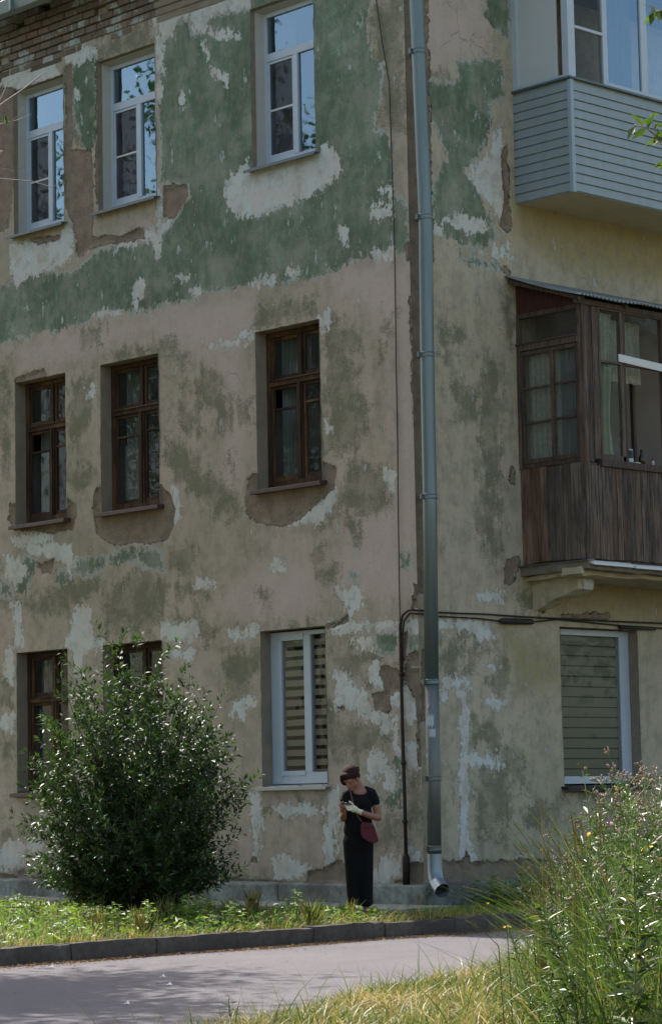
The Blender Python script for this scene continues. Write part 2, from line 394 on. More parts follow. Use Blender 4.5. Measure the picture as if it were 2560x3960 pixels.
M['bush_leaf'] = leaf_mat('bush leaf', [(0.0, (0.014, 0.034, 0.010)), (0.5, (0.026, 0.054, 0.014)), (1.0, (0.062, 0.11, 0.024))], 0.32, 0.45, 0.45)
M['tree_leaf'] = leaf_mat('tree leaf', [(0.0, (0.03, 0.06, 0.014)), (1.0, (0.075, 0.12, 0.025))], 0.35, 0.4)
M['lawn_leaf'] = leaf_mat('lawn weed leaf', [(0.0, (0.065, 0.12, 0.024)), (0.6, (0.12, 0.19, 0.04)), (1.0, (0.20, 0.26, 0.07))], 0.42, 0.45)
M['thicket'] = leaf_mat('thicket blade', [(0.0, (0.03, 0.065, 0.014)), (0.4, (0.075, 0.125, 0.025)), (0.7, (0.20, 0.22, 0.055)), (0.93, (0.36, 0.29, 0.12)), (1.0, (0.36, 0.14, 0.035))], 0.32, 0.42)
M['grass'] = leaf_mat('grass blade', [(0.0, (0.07, 0.13, 0.025)), (0.5, (0.15, 0.21, 0.045)), (0.75, (0.29, 0.26, 0.08)), (1.0, (0.42, 0.33, 0.16))], 0.38, 0.45, 0.5, (1.25, 1.35, 0.75))
M['dry_grass'] = leaf_mat('dry grass blade', [(0.0, (0.05, 0.11, 0.02)), (0.35, (0.16, 0.20, 0.04)), (0.6, (0.24, 0.225, 0.065)), (0.85, (0.40, 0.30, 0.12)), (1.0, (0.52, 0.41, 0.24))], 0.34, 0.5, 0.5, (1.2, 1.2, 0.85))
M['weed_leaf'] = leaf_mat('thistle leaf', [(0.0, (0.022, 0.046, 0.012)), (0.6, (0.055, 0.10, 0.02)), (0.93, (0.13, 0.18, 0.04)), (1.0, (0.26, 0.20, 0.06))], 0.24, 0.38, 0.5)
M['stalk'] = simple('green stalk', (0.11, 0.15, 0.045), 0.6, 0, 0.3, 10)
M['bud'] = simple('thistle bud', (0.24, 0.175, 0.11), 0.7, 0, 0.4, 60)
M['pink'] = simple('pale pink floret', (0.60, 0.48, 0.53), 0.8, 0, 0.25, 40)
M['purple'] = simple('purple floret', (0.42, 0.14, 0.45), 0.8, 0, 0.25, 40)
M['yellow'] = simple('yellow petal', (0.80, 0.48, 0.02), 0.6, 0, 0.2, 40)
M['litter'] = leaf_mat('needle litter', [(0.0, (0.16, 0.075, 0.04)), (0.6, (0.26, 0.14, 0.08)), (1.0, (0.40, 0.30, 0.18))], 0.1, 0.8)
M['paper'] = simple('white scrap', (0.75, 0.75, 0.72), 0.7, 0, 0.1, 10)

# outlines of paint, dirt and bare render on the two walls, metres along and up each wall
POLY={
'Lg':[[-8.33,7.70,-7.82,7.68,-7.67,7.70,-7.57,7.77,-7.37,7.63,-7.27,7.72,-6.74,7.68,-6.07,7.72,-5.93,7.78,-5.33,7.72,-4.70,7.66,-4.43,7.72,-3.92,7.67,-3.70,7.74,-2.87,7.70,-2.58,7.70,-2.30,7.61,-2.02,7.63,-1.56,7.59,-1.25,7.65,-1.43,7.71,-1.20,7.63,-1.01,7.70,-0.67,7.69,-0.30,7.72,0.00,7.59,0.00,8.17,-0.21,8.37,-0.26,9.17,-0.57,9.24,-0.43,9.53,-0.38,9.92,-0.63,10.36,-0.58,10.70,-0.59,11.19,-2.73,11.81,-2.74,11.28,-3.07,11.32,-3.50,11.39,-3.63,11.20,-3.84,11.20,-3.88,11.42,-4.19,11.44,-4.32,11.29,-4.48,11.21,-4.54,10.48,-4.51,9.74,-4.54,9.34,-3.97,9.20,-3.97,9.06,-4.24,8.82,-4.50,8.69,-4.95,8.62,-5.50,8.68,-5.87,8.66,-6.39,8.43,-6.72,8.51,-7.11,8.59,-7.71,8.55,-8.01,8.50,-8.32,8.52],
 [-6.35,11.54,-5.83,11.46,-5.79,10.90,-5.84,10.25,-6.04,9.80,-6.17,10.25,-6.34,10.59,-6.38,11.03],
 [-0.30,4.13,-0.07,4.09,-0.05,3.96,-0.17,3.92,-0.29,3.95],
 [-1.12,3.92,-0.97,3.94,-1.01,3.85,-1.10,3.86],
 [-0.52,1.76,-0.31,1.75,-0.31,1.10,-0.58,1.12,-0.79,1.25,-0.39,1.37],
 [-0.69,3.20,-0.33,3.18,-0.34,2.95,-0.59,2.91,-0.70,3.07],
 [-0.17,3.14,0.02,3.23,0.03,3.03,-0.13,2.91,-0.21,2.99],
 [-6.44,4.50,-5.79,4.52,-5.70,4.36,-6.12,4.27,-6.40,4.33],
 [-7.75,4.56,-7.45,4.65,-7.16,4.57,-7.31,4.34,-7.46,4.11,-7.75,4.16],
 [-6.87,4.40,-6.54,4.40,-6.59,4.17,-6.83,4.17],
 [-5.74,4.51,-5.11,4.61,-4.58,4.48,-4.54,4.22,-4.76,4.26,-5.11,4.41,-5.56,4.35],
 [-8.05,4.37,-7.80,4.29,-7.75,4.10,-8.05,4.15]],
'Lw':[[-2.79,9.35,-2.85,9.25,-3.18,9.20,-3.25,8.98,-3.21,8.80,-2.99,8.62,-2.80,8.60,-2.44,8.55,-2.16,8.59,-1.96,8.63,-1.60,8.65,-1.37,8.72,-1.23,8.91,-1.24,9.10,-1.36,9.26,-1.51,9.21,-1.59,9.17,-2.83,9.21],
 [-4.60,12.01,-4.61,11.65,-4.52,11.40,-4.37,11.29,-4.23,11.30,-4.14,11.44,-3.88,11.44,-3.80,11.20,-3.63,11.22,-3.50,11.39,-3.07,11.33,-2.74,11.30,-2.69,11.54],
 [-4.54,11.34,-4.43,11.32,-4.40,11.19,-4.49,10.80,-4.46,10.44,-4.55,10.46],
 [-3.63,11.04,-3.55,10.74,-3.34,10.52,-3.18,10.38,-3.17,10.48,-3.40,10.65,-3.51,10.76,-3.57,11.00],
 [-6.54,11.62,-6.25,11.61,-5.87,11.51,-5.83,11.40,-6.16,11.32,-6.50,11.42],
 [-6.31,11.01,-6.17,10.95,-6.21,10.81,-6.29,10.87],
 [-5.95,9.75,-5.96,9.27,-6.31,9.30,-6.33,9.49,-6.11,9.66],
 [-8.09,11.46,-7.68,11.62,-7.38,11.65,-6.74,11.52,-6.68,11.28,-7.48,11.27,-8.09,11.27],
 [-7.81,9.07,-7.26,9.06,-6.67,8.96,-6.52,9.22,-6.41,9.02,-6.34,8.76,-6.53,8.63,-6.82,8.62,-7.36,8.55,-7.66,8.51,-7.78,8.70],
 [-4.60,9.26,-4.47,9.21,-4.49,8.83,-4.33,8.80,-4.36,8.69,-4.51,8.63,-4.53,8.33,-4.63,8.35],
 [-5.40,8.73,-4.86,8.75,-4.68,8.78,-4.59,8.62,-4.95,8.63,-5.31,8.64],
 [-3.50,11.13,-3.08,11.06,-2.92,10.94,-3.29,11.00],
 [-4.12,10.42,-4.01,10.42,-4.04,10.29,-4.10,10.30],
 [-4.49,10.91,-4.35,10.86,-4.38,10.76,-4.47,10.79],
 [-4.30,8.09,-3.95,8.02,-4.00,7.95,-4.25,7.99],
 [-2.78,7.73,-2.58,7.78,-2.38,7.71,-2.34,7.62,-2.58,7.69],
 [-2.10,7.76,-1.90,7.72,-1.98,7.63],
 [-5.14,7.96,-4.96,8.11,-4.87,8.04,-5.06,7.74],
 [-5.93,7.78,-5.60,7.82,-5.28,7.75,-5.33,7.71,-5.70,7.74],
 [-3.91,7.80,-3.76,7.82,-3.72,7.74,-3.85,7.72],
 [-2.26,4.66,-1.79,4.79,-1.51,4.90,-1.35,4.96,-1.31,4.82,-1.56,4.63,-1.87,4.61,-2.22,4.61],
 [-4.39,5.32,-4.22,5.25,-4.18,4.90,-4.32,4.84,-4.35,5.09],
 [-3.00,7.15,-2.76,7.14,-2.76,7.03,-3.17,6.98,-3.59,7.04,-3.09,7.05],
 [-6.13,6.83,-5.94,6.83,-5.94,6.66,-6.11,6.68],
 [-1.55,7.08,-1.41,7.14,-1.38,7.02,-1.50,6.93],
 [-1.51,5.86,-1.43,5.85,-1.45,5.72,-1.51,5.72],
 [-7.84,4.91,-7.15,4.94,-6.86,4.88,-7.06,4.78,-7.75,4.84],
 [-7.95,4.72,-7.60,4.60,-7.46,4.44,-7.70,4.20,-7.90,4.45],
 [-7.45,4.83,-6.44,4.75,-6.37,4.56,-6.47,4.29,-6.55,4.49,-7.06,4.62,-7.40,4.71],
 [-6.40,3.86,-6.08,3.84,-6.07,3.46,-5.76,3.41,-5.76,3.30,-6.18,3.29,-6.27,3.09,-6.38,2.98,-6.46,3.28,-6.60,3.37],
 [-4.60,3.54,-3.92,3.51,-3.83,3.33,-4.35,3.28,-4.56,3.37],
 [-4.43,3.21,-3.96,3.14,-4.01,3.06,-4.44,3.10],
 [-3.90,4.06,-3.53,4.01,-3.57,3.97,-3.91,3.99],
 [-2.57,4.17,-2.27,4.19,-2.25,4.08,-2.51,4.09],
 [-7.91,3.37,-7.75,3.35,-7.75,2.93,-7.86,2.92,-7.97,3.06],
 [-8.07,2.52,-7.77,2.45,-7.77,2.25,-8.17,2.27],
 [-3.33,3.38,-2.77,3.36,-2.81,3.27,-3.30,3.27],
 [-2.95,1.39,-2.77,1.33,-2.76,0.93,-2.90,0.93],
 [-3.31,2.45,-2.99,2.55,-2.83,2.49,-3.03,2.39,-3.07,2.28,-3.28,2.34],
 [-7.75,4.01,-7.56,4.03,-7.54,3.40,-7.71,3.41],
 [-2.54,1.17,-1.96,1.19,-1.66,1.11,-1.96,1.06,-2.35,1.09],
 [-1.35,3.74,-0.97,3.75,-0.89,3.52,-1.13,3.40,-1.20,3.52],
 [-1.47,3.37,-0.33,3.29,-0.33,3.18,-0.62,3.24,-1.44,3.24],
 [-0.85,2.80,-0.67,2.81,-0.46,2.52,-0.60,2.47,-0.82,2.67],
 [-1.41,2.80,-1.11,2.68,-0.83,2.41,-0.79,2.25,-0.38,2.17,-0.40,2.11,-0.80,2.14,-1.13,2.32,-1.39,2.33],
 [-0.24,2.59,-0.17,2.48,-0.07,2.28,-0.12,2.12,-0.26,2.16],
 [-0.50,2.47,-0.32,2.49,-0.31,2.25,-0.47,2.34],
 [-0.48,1.91,-0.37,1.96,-0.33,1.73,-0.41,1.75],
 [-0.25,1.90,-0.02,1.91,-0.01,1.62,-0.23,1.57],
 [-0.89,1.69,-0.70,1.81,-0.42,1.48,-0.45,1.36,-0.55,1.40,-0.71,1.63,-0.75,1.47,-0.84,1.42],
 [-0.66,1.48,-0.55,1.40,-0.50,1.33,-0.61,1.35],
 [-1.53,1.32,-1.37,1.39,-1.40,1.18,-1.45,0.87,-1.43,0.62,-1.58,0.64,-1.55,1.00],
 [-0.22,3.28,-0.01,3.29,0.06,3.16,-0.19,3.15],
 [-1.06,3.12,-0.81,3.13,-0.75,3.02,-0.99,3.02],
 [-1.34,2.53,-1.23,2.58,-1.16,2.47,-1.31,2.43],
 [-0.66,2.09,-0.47,2.14,-0.40,2.03,-0.62,2.03],
 [-0.70,0.52,-0.52,0.55,-0.35,0.50,-0.34,0.32,-0.71,0.24,-0.89,0.29,-0.76,0.42],
 [-0.22,0.65,-0.04,0.66,-0.05,0.51,-0.20,0.50],
 [-2.56,0.52,-2.28,0.56,-1.98,0.47,-1.93,0.39,-2.14,0.28,-2.52,0.28],
 [-2.90,0.92,-2.78,0.92,-2.81,0.52,-2.91,0.54],
 [-1.62,0.91,-1.44,0.91,-1.48,0.50,-1.63,0.47],
 [-8.08,0.65,-7.73,0.77,-7.54,0.68,-7.59,0.42,-7.98,0.36,-8.18,0.42],
 [-7.49,0.74,-7.10,0.76,-7.11,0.63,-7.39,0.63],
 [-3.85,0.44,-3.64,0.49,-3.61,0.41,-3.81,0.36],
 [-0.47,5.07,-0.33,5.03,-0.35,4.86,-0.46,4.90],
 [-1.50,4.97,-1.35,4.99,-1.33,4.85,-1.47,4.73,-1.58,4.77],
 [-1.38,9.26,-1.27,9.21,-1.16,8.95,-1.24,8.80,-1.39,8.86],
 [-0.53,8.56,-0.28,8.54,-0.26,8.43,-0.50,8.47],
 [-1.18,8.19,-1.05,8.09,-1.04,7.90,-1.13,7.99],
 [-0.60,8.28,-0.29,8.25,-0.29,8.14,-0.55,8.16],
 [-0.60,7.74,-0.30,7.75,-0.30,7.65,-0.56,7.67]],
'Lb':[[-2.59,5.33,-2.79,5.32,-2.92,5.25,-2.98,5.07,-2.93,4.82,-2.69,4.68,-2.26,4.60,-1.98,4.67,-1.75,4.78,-1.36,4.98,-1.31,5.22,-1.50,5.33,-1.54,5.25,-1.62,5.12,-2.55,5.22],
 [-5.64,5.40,-5.84,5.47,-5.94,5.36,-5.99,5.16,-5.92,4.82,-5.65,4.68,-5.20,4.62,-4.49,4.62,-4.36,4.75,-4.30,5.00,-4.40,5.21,-4.59,5.34,-4.66,5.18,-5.64,5.18],
 [-7.81,5.42,-7.57,5.37,-7.49,5.21,-7.30,5.16,-6.57,5.21,-6.52,5.39,-6.36,5.25,-6.33,5.10,-6.44,4.93,-6.86,4.91,-7.30,5.00,-7.74,5.05,-7.87,5.18],
 [-7.72,7.13,-7.42,7.21,-7.03,7.20,-6.98,7.11,-7.52,7.06],
 [-6.56,10.21,-5.94,10.08,-5.90,9.17,-5.96,8.87,-5.31,8.76,-4.86,8.84,-4.85,8.66,-5.50,8.71,-5.91,8.72,-6.29,8.62,-6.33,9.01,-6.52,9.37],
 [-4.47,9.30,-4.01,9.21,-3.96,9.06,-4.24,8.82,-4.48,8.86],
 [-7.99,11.37,-7.63,11.30,-7.62,10.35,-7.80,9.29,-8.16,9.32,-8.15,11.31],
 [-6.50,11.36,-6.35,11.36,-6.37,10.17,-6.53,10.20],
 [-5.83,11.27,-5.69,11.27,-5.72,9.32,-5.86,9.28],
 [-7.41,9.09,-6.62,9.01,-6.67,8.96,-7.11,8.98],
 [-1.98,0.26,-1.93,0.38,-1.67,0.42,-1.41,0.53,-1.38,0.24,-1.98,0.23],
 [-1.67,0.39,-1.47,0.49,-1.36,0.52,-1.18,0.31,-0.93,0.24,-1.63,0.23],
 [-8.18,0.31,-7.79,0.30,-7.54,0.39,-7.35,0.29,-6.64,0.25,-5.27,0.26,-3.49,0.28,-3.32,0.29,-2.84,0.28,-2.56,0.26,-1.98,0.25,-1.98,0.21,-8.18,0.21],
 [-2.97,0.55,-2.85,0.56,-2.83,0.48,-2.95,0.50],
 [-0.60,2.81,-0.38,2.75,-0.29,2.69,-0.28,2.49,-0.50,2.44,-0.47,2.24,-0.72,2.28,-0.79,2.48,-0.58,2.50,-0.64,2.73],
 [-0.24,2.89,0.05,2.96,0.06,2.78,-0.17,2.76],
 [-0.22,2.75,0.06,2.75,0.06,2.12,-0.03,2.15,-0.07,2.33,-0.17,2.53,-0.24,2.61],
 [-0.08,2.12,0.02,2.12,0.01,1.62,-0.03,1.62],
 [-0.24,0.49,0.08,0.50,0.07,0.22,-0.30,0.22,-0.26,0.37],
 [-0.50,0.30,-0.34,0.30,-0.35,0.23,-0.48,0.24],
 [-0.04,3.71,0.09,3.71,0.08,3.41,-0.10,3.44],
 [-1.55,3.33,-1.32,3.37,-1.17,3.46,-1.16,3.37,-1.40,3.30],
 [-0.03,7.12,0.03,7.13,0.02,6.58,0.01,5.49,-0.02,6.95],
 [-1.57,5.33,-1.38,5.26,-1.35,5.07,-1.50,4.95,-1.58,4.98],
 [-7.21,4.54,-6.82,4.56,-6.87,4.37,-7.11,4.36],
 [-1.37,2.33,-1.25,2.36,-1.26,2.28],
 [-0.25,3.15,-0.18,3.17,-0.20,2.89,-0.26,2.89],
 [-0.08,7.76,0.01,7.77,0.02,7.57,-0.05,7.59]],
'Ld':[[-4.58,7.26,-4.23,7.17,-4.22,6.98,-4.45,7.04,-4.56,7.12],
 [-4.14,6.98,-3.85,6.89,-3.89,6.76,-4.08,6.84],
 [-3.94,6.63,-3.59,6.76,-3.43,6.59,-3.32,6.38,-3.17,6.17,-3.19,5.92,-3.36,5.88,-3.52,6.18,-3.77,6.36,-3.92,6.49],
 [-4.29,6.33,-3.77,6.24,-3.73,5.96,-4.04,5.96,-4.20,6.12],
 [-4.53,6.02,-4.08,5.80,-3.79,5.48,-3.46,5.34,-3.05,5.07,-2.96,4.87,-3.30,4.77,-3.80,5.04,-4.30,5.42,-4.52,5.73],
 [-3.29,5.60,-3.18,5.56,-3.21,5.42,-3.27,5.46],
 [-4.11,6.65,-4.04,6.64,-4.07,6.56,-4.11,6.57],
 [-5.70,7.25,-5.16,7.23,-4.62,7.18,-4.62,7.10,-5.52,7.10],
 [-6.41,6.95,-5.98,7.02,-5.95,6.48,-6.38,5.94,-6.51,6.25],
 [-2.67,7.38,-1.64,7.36,-1.61,7.14,-2.68,7.13],
 [-8.02,7.41,-7.82,7.42,-7.84,5.79,-8.04,5.81],
 [-6.52,5.77,-6.00,5.78,-5.96,5.54,-6.38,5.34],
 [-3.06,6.29,-2.78,6.26,-2.79,5.93,-3.03,5.96],
 [-6.21,7.65,-5.70,7.57,-5.79,7.41,-6.17,7.40],
 [-8.05,4.27,-7.75,4.13,-7.41,4.04,-6.83,4.17,-6.49,4.28,-6.02,4.27,-5.75,4.11,-6.12,4.02,-6.59,3.79,-7.26,3.83,-7.75,3.95,-8.05,4.03],
 [-5.80,3.99,-5.39,4.22,-4.59,4.16,-4.50,3.73,-4.60,3.54,-5.13,3.46,-5.67,3.52],
 [-4.37,4.04,-3.65,3.98,-3.70,3.87,-4.25,3.88],
 [-3.38,3.11,-2.77,3.17,-2.73,2.91,-3.11,2.50,-3.31,2.47,-3.41,2.84],
 [-4.42,3.64,-3.91,3.57,-3.50,3.39,-3.71,3.21,-3.92,3.31],
 [-3.95,3.75,-3.81,3.72,-3.81,3.58,-3.89,3.57],
 [-8.07,2.25,-7.77,2.21,-7.76,1.85,-8.07,1.86],
 [-8.06,3.00,-7.76,2.93,-7.77,2.57,-8.06,2.58],
 [-2.75,3.89,-2.48,3.79,-2.56,3.61,-2.76,3.65],
 [-3.05,3.41,-2.77,3.38,-2.81,3.31,-3.01,3.32],
 [-2.41,3.41,-1.59,3.37,-1.60,3.30,-2.29,3.33],
 [-4.41,4.52,-3.89,4.50,-3.90,4.28,-4.24,4.14,-4.37,4.23],
 [-2.74,1.16,-1.80,1.21,-1.58,1.16,-1.62,0.92,-1.81,1.08,-2.70,1.06],
 [-1.72,4.29,-1.53,4.33,-1.51,3.80,-1.73,4.08],
 [-4.77,4.04,-4.46,4.01,-4.51,3.68,-4.77,3.75],
 [-1.44,7.14,-1.10,6.96,-0.97,6.40,-0.73,5.84,-0.84,5.59,-1.11,5.36,-1.49,5.45],
 [-1.04,5.27,-0.67,5.21,-0.38,5.07,-0.43,4.63,-0.84,4.59,-1.28,4.71,-1.31,4.96],
 [-0.47,6.98,-0.28,6.93,-0.33,6.75,-0.46,6.81],
 [-0.55,6.66,-0.40,6.54,-0.48,6.46,-0.56,6.51],
 [-1.13,4.62,-0.91,4.55,-0.96,4.32,-1.12,4.38],
 [-1.51,4.76,-1.17,4.68,-1.28,4.58,-1.51,4.52],
 [-1.53,4.07,-1.30,4.06,-1.31,3.79,-1.54,3.76],
 [-1.34,6.77,-0.96,6.85,-0.85,6.55,-1.23,6.49],
 [-1.48,3.01,-0.81,2.99,-0.35,2.80,-0.63,2.81,-0.85,2.82,-1.11,2.73,-1.48,2.85],
 [-1.43,2.12,-0.84,2.15,-0.34,1.98,-0.85,1.82,-1.37,1.73,-1.55,1.91],
 [-1.53,2.54,-1.42,2.43,-1.44,1.91,-1.59,1.92],
 [-1.16,3.09,-0.84,3.07,-0.87,2.98,-1.14,2.99],
 [-0.70,1.71,-0.52,1.68,-0.38,1.55,-0.39,1.37,-0.56,1.53],
 [-0.89,2.67,-0.77,2.66,-0.77,2.51,-0.86,2.54],
 [-1.53,1.19,-1.38,1.08,-1.43,0.62,-1.58,0.62],
 [-0.87,1.08,-0.36,1.05,-0.38,0.67,-0.81,0.64],
 [-0.22,1.55,-0.03,1.54,-0.02,0.87,-0.21,0.87],
 [-3.57,0.34,-1.98,0.30,-1.98,0.23,-3.57,0.22],
 [-8.08,0.95,-7.88,0.92,-7.78,0.77,-8.08,0.68],
 [-7.78,0.95,-6.86,0.95,-6.96,0.77,-7.73,0.77],
 [-5.78,11.26,-4.64,11.25,-4.63,11.60,-5.78,11.51,-6.35,11.54,-6.30,11.32],
 [-6.54,11.34,-5.78,11.26,-5.80,10.15,-6.51,10.20],
 [-2.72,11.26,-2.60,11.24,-2.62,9.26,-2.77,9.29],
 [-1.54,11.09,-1.15,11.00,-1.20,9.36,-1.50,9.54],
 [-4.53,9.75,-3.96,9.58,-4.01,9.24,-4.49,9.36],
 [-0.58,10.86,-0.03,10.73,-0.02,9.13,-0.26,9.17,-0.55,9.23,-0.42,9.74,-0.59,10.32]],
'Lp':[[-4.70,7.63,-2.75,7.61,-2.72,7.11,-3.01,6.90,-2.90,6.11,-3.00,5.48,-3.21,5.09,-3.46,5.20,-3.46,5.34,-3.36,5.83,-3.19,6.28,-3.59,6.87,-4.18,7.12,-4.62,7.33],
 [-2.75,4.16,-1.72,4.19,-1.59,3.54,-2.69,3.40,-3.49,3.67,-3.24,3.93],
 [-1.43,7.65,-0.31,7.58,-0.02,7.53,0.03,5.49,0.01,4.46,-0.04,3.60,-1.54,3.70,-1.14,4.57,-0.28,4.75,-0.23,6.57,-0.51,6.87],
 [-7.92,7.65,-4.70,7.60,-4.62,7.39,-5.70,7.31,-7.52,7.28]],
'Rg':[[0.28,9.84,0.74,9.84,1.36,9.90,1.51,9.49,1.42,9.25,1.25,9.01,1.01,8.80,1.24,8.57,1.42,8.38,1.53,8.07,1.37,7.88,0.82,7.89,0.41,7.96,0.38,8.39,0.67,8.97,0.38,9.45],
 [1.49,11.20,1.92,11.29,1.87,10.61,1.55,10.68,1.40,10.85],
 [0.82,7.69,1.52,7.77,1.76,7.70,1.69,7.67,0.97,7.64],
 [0.90,10.14,1.70,10.35,1.76,9.86,1.27,9.61,0.89,9.76]],
'Rw':[[0.97,8.77,1.25,8.90,1.49,9.10,1.52,9.38,1.67,9.49,1.72,9.30,1.66,8.91,1.69,8.58,1.80,8.38,1.70,8.20,1.54,8.37,1.39,8.46,1.24,8.60,1.04,8.70],
 [0.64,8.16,0.99,8.23,1.34,8.26,1.38,8.16,1.06,8.04,0.79,8.03],
 [0.41,8.04,0.56,8.03,0.52,7.92,0.41,7.94],
 [1.28,7.82,1.73,7.96,1.82,7.82,1.44,7.76],
 [0.34,3.32,1.19,3.33,1.31,3.12,1.03,3.13,0.81,3.22,0.36,3.22],
 [0.43,2.62,0.78,2.65,0.86,2.57,0.48,2.50],
 [0.67,2.49,0.78,2.54,0.80,1.97,0.76,1.36,0.78,1.21,0.76,0.90,0.78,0.60,0.62,0.60,0.61,0.98,0.68,1.23,0.61,1.36,0.65,1.67,0.70,1.97,0.65,2.08,0.77,2.28],
 [0.62,0.99,0.76,0.98,0.75,0.65,0.93,0.48,0.78,0.47,0.71,0.60,0.67,0.48,0.60,0.52],
 [0.75,1.79,1.28,1.72,1.36,1.61,1.28,1.57,0.78,1.60],
 [1.14,2.41,1.50,2.35,1.30,2.28,1.08,2.34],
 [1.01,3.66,1.44,3.66,1.43,3.57,1.24,3.56,1.05,3.58],
 [1.13,2.86,1.36,2.81,1.32,2.73,1.15,2.75],
 [0.33,2.48,0.44,2.43,0.42,2.33,0.33,2.35],
 [1.58,0.51,1.94,0.52,1.93,0.45,1.62,0.46]],
'Rb':[[1.67,9.13,1.80,9.32,1.80,8.60,1.85,8.22,1.75,8.15,1.62,8.22,1.72,8.59],
 [1.56,4.08,1.77,4.15,1.81,4.04,1.61,3.79,1.51,3.82],
 [1.70,5.24,1.79,5.22,1.73,5.00,1.67,5.10],
 [1.60,7.74,1.74,7.73,1.79,7.57,1.71,7.59],
 [0.19,0.54,0.67,0.49,0.67,0.47,0.73,0.60,0.79,0.46,1.01,0.48,1.50,0.48,1.94,0.49,2.49,0.42,3.32,0.40,5.06,0.34,5.03,-0.04,0.18,0.14],
 [0.05,2.96,0.16,2.96,0.13,2.12,0.02,2.12],
 [0.01,10.86,0.43,10.95,0.41,9.19,0.39,7.59,-0.05,7.53],
 [-0.02,7.58,0.32,7.62,0.22,3.61,-0.07,3.59],
 [2.19,3.68,2.31,3.71,2.26,3.47,2.14,3.49],
 [2.53,3.45,3.47,3.50,3.46,3.44,2.54,3.41]],
'Rd':[[1.24,6.59,1.59,6.49,1.53,6.11,1.59,5.90,1.48,5.67,1.51,5.41,1.54,5.15,1.48,4.82,1.43,4.39,1.46,4.16,1.33,4.02,1.07,4.32,1.05,4.79,1.15,5.33,1.09,5.85,1.15,6.23],
 [0.47,6.51,0.74,6.54,0.70,6.42,0.50,6.38],
 [1.62,7.36,1.82,7.33,1.75,6.67,1.61,6.98],
 [0.41,6.84,0.98,6.85,0.93,6.69,0.47,6.58],
 [0.61,6.18,1.14,6.12,1.09,5.69,0.74,5.72],
 [1.30,3.17,1.52,2.87,1.51,2.47,1.27,2.39,1.16,2.65,1.32,2.76,1.26,2.99],
 [0.81,2.26,1.15,2.13,1.42,2.03,1.37,1.87,1.72,1.85,1.81,1.40,1.73,1.32,1.58,1.29,1.47,1.61,1.28,1.74,1.13,1.82,0.83,1.92],
 [0.88,3.21,1.03,3.17,0.98,2.70,0.82,2.69],
 [1.85,1.17,2.12,1.14,2.53,1.16,2.48,1.06,2.03,0.80,1.71,0.84],
 [1.15,0.80,1.41,0.77,1.32,0.63,1.18,0.65],
 [0.91,0.90,1.00,0.90,0.98,0.75,0.90,0.75],
 [3.03,1.48,3.36,1.31,3.10,1.15,2.53,1.27],
 [0.69,3.21,0.82,3.21,0.78,2.64,0.69,2.64],
 [0.66,1.92,0.76,1.92,0.73,1.11,0.62,1.16],
 [0.94,1.69,1.47,1.53,1.53,1.09,1.09,0.71,0.91,0.97],
 [1.75,3.64,2.07,3.78,2.23,3.68,2.06,3.46,1.78,3.45],
 [0.35,3.04,0.69,3.08,0.67,2.64,0.37,2.63],
 [0.36,9.91,0.74,9.98,0.88,9.38,0.56,9.16,0.38,9.45],
 [0.85,0.37,1.35,0.37,1.34,0.28,0.88,0.28]],
'Rp':[[0.35,10.80,1.49,11.03,1.38,10.29,0.90,10.14,0.28,9.87],
 [0.87,9.27,1.42,9.36,1.25,9.01,0.94,8.90]],
'Ry':[[1.83,8.52,5.31,9.04,5.49,7.97,3.68,7.91,2.83,7.91,2.25,8.03,1.89,8.17],
 [1.80,3.93,5.27,4.07,5.23,3.51,3.38,3.47,2.47,3.50,2.07,3.68],
 [1.53,3.18,2.44,2.89,2.43,2.62,1.78,2.50]],
}

# ================================================================ THE SETTING
def sheet(name, outline, z, mat, kind='structure', bumps=0.0, step_=None):
    bm = bmesh.new(); vs = [bm.verts.new((x, y, z)) for x, y in outline]; bm.faces.new(vs)
    me = bpy.data.meshes.new(name); bm.to_mesh(me); bm.free()
    o = link_mesh(name, me, mat); return tag(o, kind=kind)

def hnoise(x, y):
    return (np.sin(x * 1.7 + y * .9) * np.cos(y * 1.3 - x * .4) + .5 * np.sin(x * 4.1 - y * 2.3) + .3 * np.cos(y * 5.7 + x * 3.1))

sheet('ground', [(-900, -900), (900, -900), (900, 900), (-900, 900)], -0.24, M['dry_soil'])
# road, near edge irregular
near = [(3.6, 14), (4.0, 4.0), (4.6, -1.5), (5.6, -4.6), (6.7, -6.6), (7.25, -8.4), (8.4, -10.4), (9.2, -12.2), (11.5, -18), (20, -40)]
def near_x(y):
    ys = [p[1] for p in near][::-1]; xs = [p[0] for p in near][::-1]
    return np.interp(y, ys, xs)
def grid_sheet(name, xs, ys, zf, mat, mask=None, kind='structure'):
    X, Y = np.meshgrid(xs, ys, indexing='ij'); Z = zf(X, Y)
    nx, ny = X.shape; V = np.stack([X.ravel(), Y.ravel(), Z.ravel()], 1)
    i, j = np.meshgrid(np.arange(nx - 1), np.arange(ny - 1), indexing='ij'); b = (i * ny + j).ravel()
    F = np.stack([b, b + ny, b + ny + 1, b + 1], 1)
    return tag(np_mesh(name, V, F, mat, smooth=True), kind=kind)
grid_sheet('road', np.linspace(2.3, 12, 60), np.linspace(-22, 30, 160), lambda x, y: -0.16 + 0.006 * hnoise(x * .5, y * .5), M['asphalt'])
def verge_z(x, y):
    d = x - near_x(y)
    return -0.19 + 0.075 * np.clip(d / 0.5, 0, 1) + 0.03 * np.clip(d, 0, 1) * hnoise(x * .8, y * .8)
ys_ = np.linspace(-24, 14, 170)
g = np.linspace(-0.25, 1, 70)
Yg = np.repeat(ys_[None, :], 70, 0); Xg = near_x(Yg) + 0.10 * np.sin(Yg * 3.1) + 0.06 * np.sin(Yg * 7.7) + np.sign(g[:, None]) * (np.abs(g[:, None]) ** 1.5) * 9
